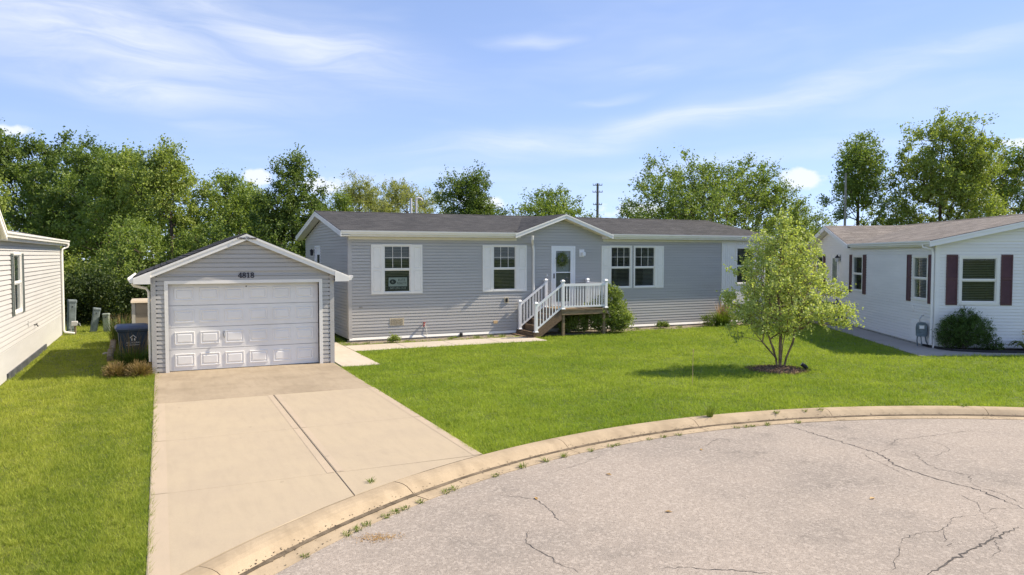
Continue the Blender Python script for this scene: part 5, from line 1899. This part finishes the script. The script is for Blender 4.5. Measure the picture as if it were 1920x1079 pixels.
# far woodland seen through gaps between the trunks
pts = []
for i in range(46):
    a = R(-18 + i * 1.9)
    d = 78 + rg.uniform(-6, 8)
    h = rg.uniform(4.2, 6.0) if i > 14 else rg.uniform(7, 9)
    c = np.array([d * math.sin(a), d * math.cos(a), h * .5])
    q = unit(rg.normal(size=(520, 3))) * np.array([2.6, 2.6, h * .5]) * rg.uniform(.5, 1, (520, 1))
    pts.append(c + q)
V, Fc = leaf_quads(np.concatenate(pts), .55, rg)
fwd = npmesh('far_woodland', V, Fc, L_DARK)
tag(fwd, 'far belt of woodland closing the view behind the trees', 'woodland', kind='stuff')

# ------------------------------------------------------------------ the young multi-stem tree on the lawn
rgt = np.random.default_rng(21)
bx, by = 14.2, 14.15
ur = np.array([.905, -.426, 0])      # across the view
uf = np.array([.426, .905, 0])


def lp(a, f, z):
    return tuple(np.array([bx, by, 0]) + ur * a + uf * f + np.array([0, 0, z]))


stems = [[lp(-.06, 0, -.1), lp(-.12, .02, .3), lp(-.26, .06, .75), lp(-.45, .08, 1.3), lp(-.62, .1, 1.9), lp(-.75, .1, 2.5)],
         [lp(.0, .03, -.1), lp(.0, .04, .5), lp(.02, .06, 1.1), lp(-.04, .12, 1.8), lp(-.02, .1, 2.6), lp(.03, .1, 3.4), lp(.06, .1, 4.0)],
         [lp(.05, -.03, -.1), lp(.12, -.06, .3), lp(.26, -.12, .7), lp(.36, -.15, 1.2), lp(.52, -.2, 1.8), lp(.72, -.2, 2.4), lp(.8, -.2, 3.0)],
         [lp(.02, .05, -.1), lp(.10, .14, .6), lp(.3, .34, 1.2), lp(.6, .55, 1.8), lp(.9, .7, 2.3)],
         [lp(-.03, .05, -.1), lp(-.10, .2, .5), lp(-.3, .5, 1.1), lp(-.5, .7, 1.8)],
         [lp(-.10, -.02, .25), lp(-.5, -.1, .7), lp(-.8, -.15, 1.05)]]
LB = [lp(.0, .05, 3.15) + (.42, .5, .60), lp(.05, .1, 2.45) + (.85, 1.0, .60), lp(-.55, -.35, 2.25) + (.45, .7, .45), lp(.62, .35, 2.3) + (.60, .7, .50), lp(0, -.2, 1.7) + (1.0, 1.05, .48), lp(.1, .6, 1.8) + (.8, .7, .45),
      lp(-.85, -.1, 1.6) + (.50, .6, .36), lp(.80, .1, 1.5) + (.55, .6, .34), lp(1.45, .1, 1.50) + (.50, .35, .12), lp(1.25, .0, 1.98) + (.45, .35, .15), lp(1.68, .1, 1.15) + (.36, .25, .09), lp(1.15, 0, 1.2) + (.35, .3, .14),
      lp(-1.0, 0, 2.50) + (.32, .3, .16), lp(-.45, .0, 2.95) + (.35, .45, .35), lp(.55, 0, 2.95) + (.40, .45, .36), lp(.05, .05, 3.70) + (.16, .16, .32), lp(-.25, -.3, 1.15) + (.65, .6, .22), lp(.3, .2, 1.15) + (.5, .6, .22),
      lp(-1.2, 0, 1.80) + (.28, .25, .16), lp(-1.2, 0, 1.05) + (.22, .2, .07), lp(-1.1, 0, .85) + (.18, .15, .07)]
tree('river_birch_tree', 'young multi-stemmed tree with bright yellow-green leaves on the front lawn', (bx, by), LB, 620, 27, .071, L_BIRCH, M_BIRCH, 31, stems, r_tip=.0048, spread=.13, asp=.62, up=.2, shell=.35, k=6, step=.22, zmin=.6, wexp=.55)
# mulch ring with chips
mr = MB()
rings = []
for s, z in ((1.0, .0), (.85, .035), (.4, .075), (.05, .085)):
    rings.append([tuple(np.array([13.98, 14.02, z]) + ur * .78 * s * math.cos(k * math.pi / 12) * (.86 + .12 * math.sin(k * 2.3)) + uf * .66 * s * math.sin(k * math.pi / 12) * (1 + .08 * math.cos(k * 1.7))) for k in range(24)])
mr.loft(rings, True)
mo = tag(mr.build('mulch_ring', M_MULCH), 'ring of bark mulch round the foot of the lawn tree', 'mulch', kind='stuff')
rg = np.random.default_rng(77)
n = 1500
a, r = rg.uniform(0, 6.283, n), np.sqrt(rg.random(n))
P = np.array([13.98, 14.02, 0]) + ur * (.8 * r * np.cos(a))[:, None] + uf * (.74 * r * np.sin(a))[:, None]
P[:, 2] = .02 + .07 * (1 - r) + rg.uniform(0, .02, n)
V, Fc = leaf_quads(P, .05, rg, .35, 1.2)
npmesh('bark_chips', V, Fc, M_MULCH, mo)


# ------------------------------------------------------------------ shrubs and plants
def shrub(name, label, x, y, w, h, n, per, leaf, mat, seed, cat='shrub', spread=.12, asp=.55, kind='bushy', group=None, lobes=None, bark=None):
    rg = np.random.default_rng(seed)
    lb = lobes or auto_lobes(x, y, h, w, 0, rg, kind)
    stems = []
    for i in range(6):
        a = i * 1.05 + rg.uniform(-.3, .3)
        stems.append([(x + .04 * math.cos(a), y + .04 * math.sin(a), -.05), (x + w * .10 * math.cos(a), y + w * .10 * math.sin(a), h * .28), (x + w * .2 * math.cos(a), y + w * .2 * math.sin(a), h * .5)])
    return tree(name, label, (x, y), lb, n, per, leaf, mat, bark or M_BARK, seed, stems, r_tip=.0035, spread=spread, cat=cat, asp=asp, up=.45, shell=.45, parts=('stems', 'foliage'), k=4, step=.2, zmin=.05, group=group)


LBd = [(15.0, 23.50, .72, .72, .6, .62), (15.05, 23.45, 1.22, .48, .45, .46), (14.85, 23.5, 1.56, .24, .24, .25), (15.42, 23.4, .48, .48, .48, .42), (14.6, 23.7, .6, .5, .5, .5), (14.0, 23.9, .45, .45, .4, .4), (13.55, 23.95, .35, .35, .35, .3)]
shrub('deck_shrub', 'tall leafy green shrub growing at the right side of the entry deck', 14.95, 23.6, 1.4, 1.75, 460, 40, .07, L_SHRUB, 41, lobes=LBd)
p = RP(.72, -.33)
LBb = [tuple(RP(0.65, -0.35, .55)) + (.62, .5, .5), tuple(RP(0.40, -0.33, .60)) + (.42, .4, .42), tuple(RP(1.05, -0.33, .62)) + (.42, .4, .42), tuple(RP(0.70, -0.31, .92)) + (.42, .35, .28), tuple(RP(0.25, -0.33, .35)) + (.3, .3, .3), tuple(RP(1.25, -0.33, .75)) + (.22, .22, .22)]
shrub('round_bush', 'dense dark green bush under the maroon-shuttered front window', p.x, p.y, 1.6, 1.25, 520, 40, .045, L_BUSH, 42, lobes=LBb, spread=.09, asp=.4)
p = RP(1.52, -.5)
shrub('small_bush', 'small green bush tucked right of the dense dark bush', p.x, p.y, .75, .5, 100, 26, .04, L_BUSH, 43, spread=.07)


def blades(name, label, x, y, n, h, r, mat, seed, cat='plant', lean=.45, w=.012, group=None, part='blades', bend=.5, root_obj=None, base_r=.1, z0=0.0):
    """arching grass blades, three-segment strips"""
    rg = np.random.default_rng(seed)
    a = rg.uniform(0, 6.283, n)
    rr = base_r * np.sqrt(rg.random(n))
    B = np.c_[x + rr * np.cos(a), y + rr * np.sin(a), np.full(n, z0)]
    a2 = a + rg.normal(0, .5, n)
    out = np.c_[np.cos(a2), np.sin(a2), np.zeros(n)]
    H = h * rg.uniform(.6, 1.1, n)
    ln = r * rg.uniform(.2, 1.1, n) * (lean / .45)
    side = np.c_[-np.sin(a2), np.cos(a2), np.zeros(n)]
    Vs = []
    for f, ww in ((0, 1), (.4, .9), (.75, .6), (1.0, .08)):
        c = B + out * (ln * f ** 1.7)[:, None] + np.array([0, 0, 1.0]) * (H * (f - bend * .35 * f ** 3))[:, None]
        Vs += [c + side * (w * ww * .5), c - side * (w * ww * .5)]
    V = np.stack(Vs, 1).reshape(-1, 3)
    b = (np.arange(n) * 8)[:, None]
    Fc = np.concatenate([b + np.array([[2 * i, 2 * i + 1, 2 * i + 3, 2 * i + 2]]) for i in range(3)], 1).reshape(-1, 4)
    t_ = root_obj or root(name, (x, y, 0), label, cat, group)
    npmesh(part, V, Fc, mat, t_)
    return t_


pg = blades('plume_grass', 'feather-plumed ornamental grass clump by the white end panel', 20.6, 23.75, 420, .75, .5, L_WEED, 51, 'ornamental grass', w=.016, base_r=.28)
blades('', '', 20.75, 23.85, 160, 1.25, .3, L_PLUME, 52, part='plumes', root_obj=pg, w=.02, base_r=.2)
og = blades('ornamental_grass', 'dark green arching ornamental grass in front of the blue bin', -.58, 21.7, 560, .55, .5, L_BUSH, 53, 'ornamental grass', w=.014, base_r=.42)
blades('', '', -.75, 22.2, 70, 1.05, .45, L_STRAW, 54, part='dry_stalks', root_obj=og, w=.010, base_r=.5)
og2 = blades('ornamental_grass', 'tawny upright ornamental grass beside the beige shed', -1.15, 27.6, 120, 1.2, .35, L_STRAW, 55, 'ornamental grass', w=.014, base_r=.3)
blades('', '', -1.15, 27.6, 420, .95, .5, L_BUSH, 56, part='green_blades', root_obj=og2, w=.014, base_r=.35)


def mound(name, label, x, y, r, h, n, mat, seed, cat, group, part, w=.009):
    """stiff stems radiating from the crown to a domed outline"""
    rg = np.random.default_rng(seed)
    az_ = rg.uniform(0, 6.283, n)
    ph = np.arccos(rg.uniform(.02, 1, n))
    d = np.c_[np.sin(ph) * np.cos(az_), np.sin(ph) * np.sin(az_), np.cos(ph)]
    L_ = rg.uniform(.72, 1.06, n)[:, None]
    B = np.array([x, y, .02]) + d * np.array([r, r, h]) * rg.uniform(.05, .5, (n, 1))
    T = np.array([x, y, .04]) + d * np.array([r, r, h]) * L_ + rg.normal(size=(n, 3)) * .025
    Mid = (B + T) / 2 + rg.normal(size=(n, 3)) * .018
    side = unit(np.cross(d, rg.normal(size=(n, 3)))) * w * .5
    V = np.stack([B - side, B + side, Mid - side, Mid + side, T - side * .7, T + side * .7], 1).reshape(-1, 3)
    b_ = (np.arange(n) * 6)[:, None]
    Fc = np.concatenate([b_ + np.array([[0, 1, 3, 2]]), b_ + np.array([[2, 3, 5, 4]])], 1).reshape(-1, 4)
    t_ = root(name, (x, y, 0), label, cat, group)
    npmesh(part, V, Fc, mat, t_)
    return t_


for (x, y, r, sd, lab) in ((-1.0, 19.92, .33, 61, 'left one of two dried brown mounded bushes at the garage corner'), (-.50, 19.80, .37, 62, 'right one of two dried brown mounded bushes at the garage corner')):
    d_ = mound('dried_bush', lab, x, y, r, .36, 900, L_STRAW, sd, 'dried bush', 'dried bushes at the garage corner', 'dry_stems')
    blades('', '', x, y, 40, .2, r * .8, L_WEED, sd + 5, part='new_shoots', root_obj=d_, w=.012, base_r=r * .7)

for (x, y, w, h, sd, mt, lab) in ((17.75, 23.85, .55, .30, 71, L_WEED, 'low yellow-green plant at the foot of the grey wall right of the deck'),
                                  (19.9, 23.75, .7, .45, 72, L_WEED, 'low bright green plant left of the plume grass'),
                                  (20.9, 23.45, .8, .75, 73, L_SHRUB, 'leafy green shrub in front of the plume grass'),
                                  (21.8, 23.6, .7, .5, 74, L_HOSTA, 'small grey-green shrub below the white end panel'),
                                  (6.85, 23.78, .36, .20, 75, L_SHRUB, 'small flowering weed under the foundation vent')):
    shrub('small_plant', lab, x, y, w, h, 55, 22, .05, mt, sd, cat='plant', spread=.06)


def hosta(x, y, r, seed, label):
    rg = random.Random(seed)
    h = root('hosta_plant', (x, y, 0), label, 'plant', 'hostas in the mulch bed')
    for k in range(26):
        a = rg.uniform(0, 6.283)
        L_ = r * rg.uniform(.6, 1.1)
        d = Vector((math.cos(a), math.sin(a), 0))
        s = Vector((-d.y, d.x, 0))
        zz = rg.uniform(.14, .30)
        prof_ = ((.08, .0, .05), (.35, .16, zz * .9), (.65, .22, zz), (.88, .12, zz * .72), (1.0, .0, zz * .45))
        m = MB()
        row = []
        for f, wd, z in prof_:
            c = Vector((x, y, z + .04)) + d * L_ * f
            row.append([tuple(c - s * (wd * L_ * .8 + .002) + Vector((0, 0, .02))), tuple(c), tuple(c + s * (wd * L_ * .8 + .002) + Vector((0, 0, .02)))])
        m.loft(row, False, False)
        m.build('leaf', L_HOSTA, h)


p = RP(2.35, -.52)
hosta(p.x, p.y, .42, 5, 'broad-leaved hosta in the mulch bed cut by the right edge of the photo')
fl = RP(2.55, -.25)
yf_ = blades('yellow_flower_plant', 'thin-stemmed plant with yellow flowers at the white wall near the right edge', fl.x, fl.y, 40, .62, .2, L_WEED, 57, 'plant', w=.008, base_r=.08)
m = MB()
for k in range(7):
    a = k * .9
    m.lathe((fl.x + .14 * math.cos(a), fl.y + .12 * math.sin(a), .50 + .04 * (k % 3)), [(.005, 0), (.035, .015), (.03, .03), (.004, .035)], 7)
m.build('flower_heads', pmat('yellow_petal', (.60, .42, .04), .6, .1, 5), yf_)['kind'] = 'stuff'

# weeds in the joints
WD = [(4.51, 9.5, .13), (4.95, 9.71, .12), (5.31, 9.83, .12), (5.84, 9.95, .07), (6.27, 10.05, .07), (6.43, 10.08, .06), (7.42, 10.24, .06), (7.74, 10.21, .06), (8.78, 10.40, .26), (9.2, 10.19, .07), (9.66, 10.19, .09),
      (10.12, 10.16, .10), (10.29, 10.08, .09), (11.04, 10.0, .09), (10.72, 10.07, .07), (13.74, 9.05, .12), (13.96, 9.38, .12), (2.37, 9.22, .10), (3.14, 8.88, .09), (3.29, 8.95, .09), (2.35, 8.42, .07), (2.48, 8.52, .07),
      (2.22, 8.33, .06), (1.95, 8.16, .07), (1.81, 8.07, .08), (1.68, 7.98, .07), (2.74, 8.64, .07), (1.15, 7.6, .05), (3.99, 9.29, .06), (9.35, 10.17, .06), (9.0, 10.2, .06), (7.1, 10.2, .05)]
ORD = ['first', 'second', 'third', 'fourth', 'fifth', 'sixth', 'seventh', 'eighth', 'ninth', 'tenth', 'eleventh', 'twelfth', 'thirteenth', 'fourteenth', 'fifteenth', 'sixteenth', 'seventeenth', 'eighteenth', 'nineteenth', 'twentieth']
WD.sort(key=lambda q: math.atan2(q[0] / .905, 1) * 0 + math.atan2(q[0], q[1]))
nt_ = 0
near = [q for q in WD if q[0] < 4.2]
for i, (x, y, h) in enumerate(WD):
    dx, dy = x - CX0, y - CY0
    r = math.hypot(dx, dy)
    big = h > .2
    if r < 11.3:
        x, y = CX0 + dx * 10.96 / r, CY0 + dy * 10.96 / r
        z = -.1
    else:
        z = .01
    if big:
        lab = 'tallest branching weed growing from the kerb joint'
    elif i < len(near):
        lab = 'weed tuft at the driveway kerb, %s from the left' % ORD[i]
    else:
        lab = 'weed tuft along the street kerb, %s right of the driveway' % ORD[nt_]
        nt_ += 1
    blades('kerb_weed', lab, x, y, 90 if big else 34, h * (1 if big else .7), h * .7, L_WEED, 300 + i, 'weed', group=None if big else 'weed tufts along the kerb', w=.008, base_r=.05, z0=z)

for i, (x, y, s) in enumerate(((6.0, 23.85, .09), (7.4, 23.9, .09), (8.98, 24.0, .12), (9.25, 24.2, .1), (9.9, 23.9, .14), (10.5, 24.05, .12), (10.9, 23.95, .12), (16.6, 23.9, .14), (18.6, 23.9, .12))):
    blades('wall_weed', 'low weed tuft at the foot of the grey house wall, %s from the left' % ORD[i], x, y, 70, s, s, L_WEED, 400 + i, 'weed', group='weed tufts along the house wall', w=.009, base_r=.12)

# rusty dried grass clippings on the street
rg = np.random.default_rng(9)
n = 420
P = np.c_[2.02 + rg.normal(0, .11, n), 7.66 + rg.normal(0, .07, n), np.full(n, -.0955) + rg.uniform(0, .003, n)]
P[:, 0] += (P[:, 1] - 7.66) * -.8
V, Fc = leaf_quads(P, .022, rg, .3, 9.0)
tag(npmesh('dried_clippings', V, Fc, L_ORANGE), 'small patch of rusty orange dried clippings on the street', 'clippings', kind='stuff')
for i, (x, y) in enumerate(((7.87, 6.31), (4.13, 8.07), (5.31, 6.99), (7.48, 9.04), (5.48, 8.54))):
    m = MB()
    a = i * 1.3
    m.poly([(x + .05 * math.cos(a), y + .05 * math.sin(a), -.092), (x + .025 * math.cos(a + 1.6), y + .025 * math.sin(a + 1.6), -.08), (x - .05 * math.cos(a), y - .05 * math.sin(a), -.094), (x + .025 * math.cos(a - 1.6), y + .025 * math.sin(a - 1.6), -.085)])
    tag(m.build('fallen_leaf', L_ORANGE), 'dry orange leaf on the street ' + ('near the middle of the right half', 'lying on the left crack', 'near the bottom centre', 'closest to the far kerb', 'left of centre below the kerb')[i], 'leaf', 'dry leaves on the street')


# ------------------------------------------------------------------ lawn
def lawn_mask(x, y):
    ok = np.hypot(x - CX0, y - CY0) > 11.57
    ok &= ~((x > -.15) & (x < 4.16) & (y < 25.8))
    ok &= ~((x > 4.16) & (x < 5.21) & (y > 19.16))
    ok &= ~((x > 5.1) & (x < 11.76) & (y > 22.14) & (y < 23.52))
    ok &= ~((x > 5.5) & (x < 23.6) & (y > 23.75) & (y < 33))
    ok &= ~((x > 11.4) & (x < 14.7) & (y > 23.25))
    ok &= ~((x < -3.22) & (y < 31.1))
    s = (x - RC.x) * RU.x + (y - RC.y) * RU.y
    v = (x - RC.x) * RV.x + (y - RC.y) * RV.y
    ok &= ~((s > -1.2) & (v > -1.62 + .16 * np.clip(s, -1.2, 2)) & (v < 17))
    dx, dy = x - 13.98, y - 14.02
    ok &= (dx * dx + dy * dy) > .62 ** 2 * (.8 + .4 * np.random.default_rng(1).random(len(x)))
    return ok


rg = np.random.default_rng(5)
N = 330000
u = rg.random(N)
# radial pdf: tuft density ~ d^-1.6 from the camera, so r^-0.6 dr
r1, r2 = 6.2, 46.0
rr = (r1 ** .4 + u * (r2 ** .4 - r1 ** .4)) ** 2.5
th = R(25.2) + rg.uniform(-R(43), R(43), N)
tx, ty = rr * np.sin(th), rr * np.cos(th)
ok = lawn_mask(tx, ty) & (ty < 37)
tx, ty, rr = tx[ok], ty[ok], rr[ok]
KB = 7                                                  # blades in a tuft
keep = rg.random(len(tx)) < min(1.0, 135000 / len(tx))
tx, ty, rr = tx[keep], ty[keep], rr[keep]
nt_ = len(tx)
cl_ = .5 + .5 * np.sin(tx * 2.1 + 1.3 * np.sin(ty * 1.7)) * np.sin(ty * 2.6 + 1.1 * np.sin(tx * 1.3))
th_ = (.034 + .022 * cl_) * rg.gamma(5, .2, nt_)
tr_ = .016 * np.clip(rr / 8, 1, 3)
tx, ty, rr, th_, tr_ = (np.repeat(q, KB) for q in (tx, ty, rr, th_, tr_))
n = nt_ * KB
ox, oy = rg.normal(0, 1, n) * tr_, rg.normal(0, 1, n) * tr_
gx_, gy_ = tx + ox, ty + oy
hh = np.clip(th_ * rg.uniform(.6, 1.35, n), .012, .11)
ww = .0055 * np.clip(rr / 8, 1, 4) ** .75
a = rg.uniform(0, 6.283, n)
ln = hh * rg.uniform(.15, 1.1, n)
a2 = np.arctan2(oy, ox) + rg.normal(0, .6, n)
B = np.c_[gx_, gy_, np.full(n, .0)]
sd = np.c_[np.cos(a), np.sin(a), np.zeros(n)] * (ww / 2)[:, None]
tip = B + np.c_[np.cos(a2) * ln, np.sin(a2) * ln, hh]
V = np.stack([B - sd, B + sd, tip], 1).reshape(-1, 3)
lg = npmesh('lawn_grass', V, np.arange(n * 3).reshape(-1, 3), M_BLADE)
tag(lg, 'short mown green grass covering the lawns either side of the driveway', 'grass', kind='stuff')
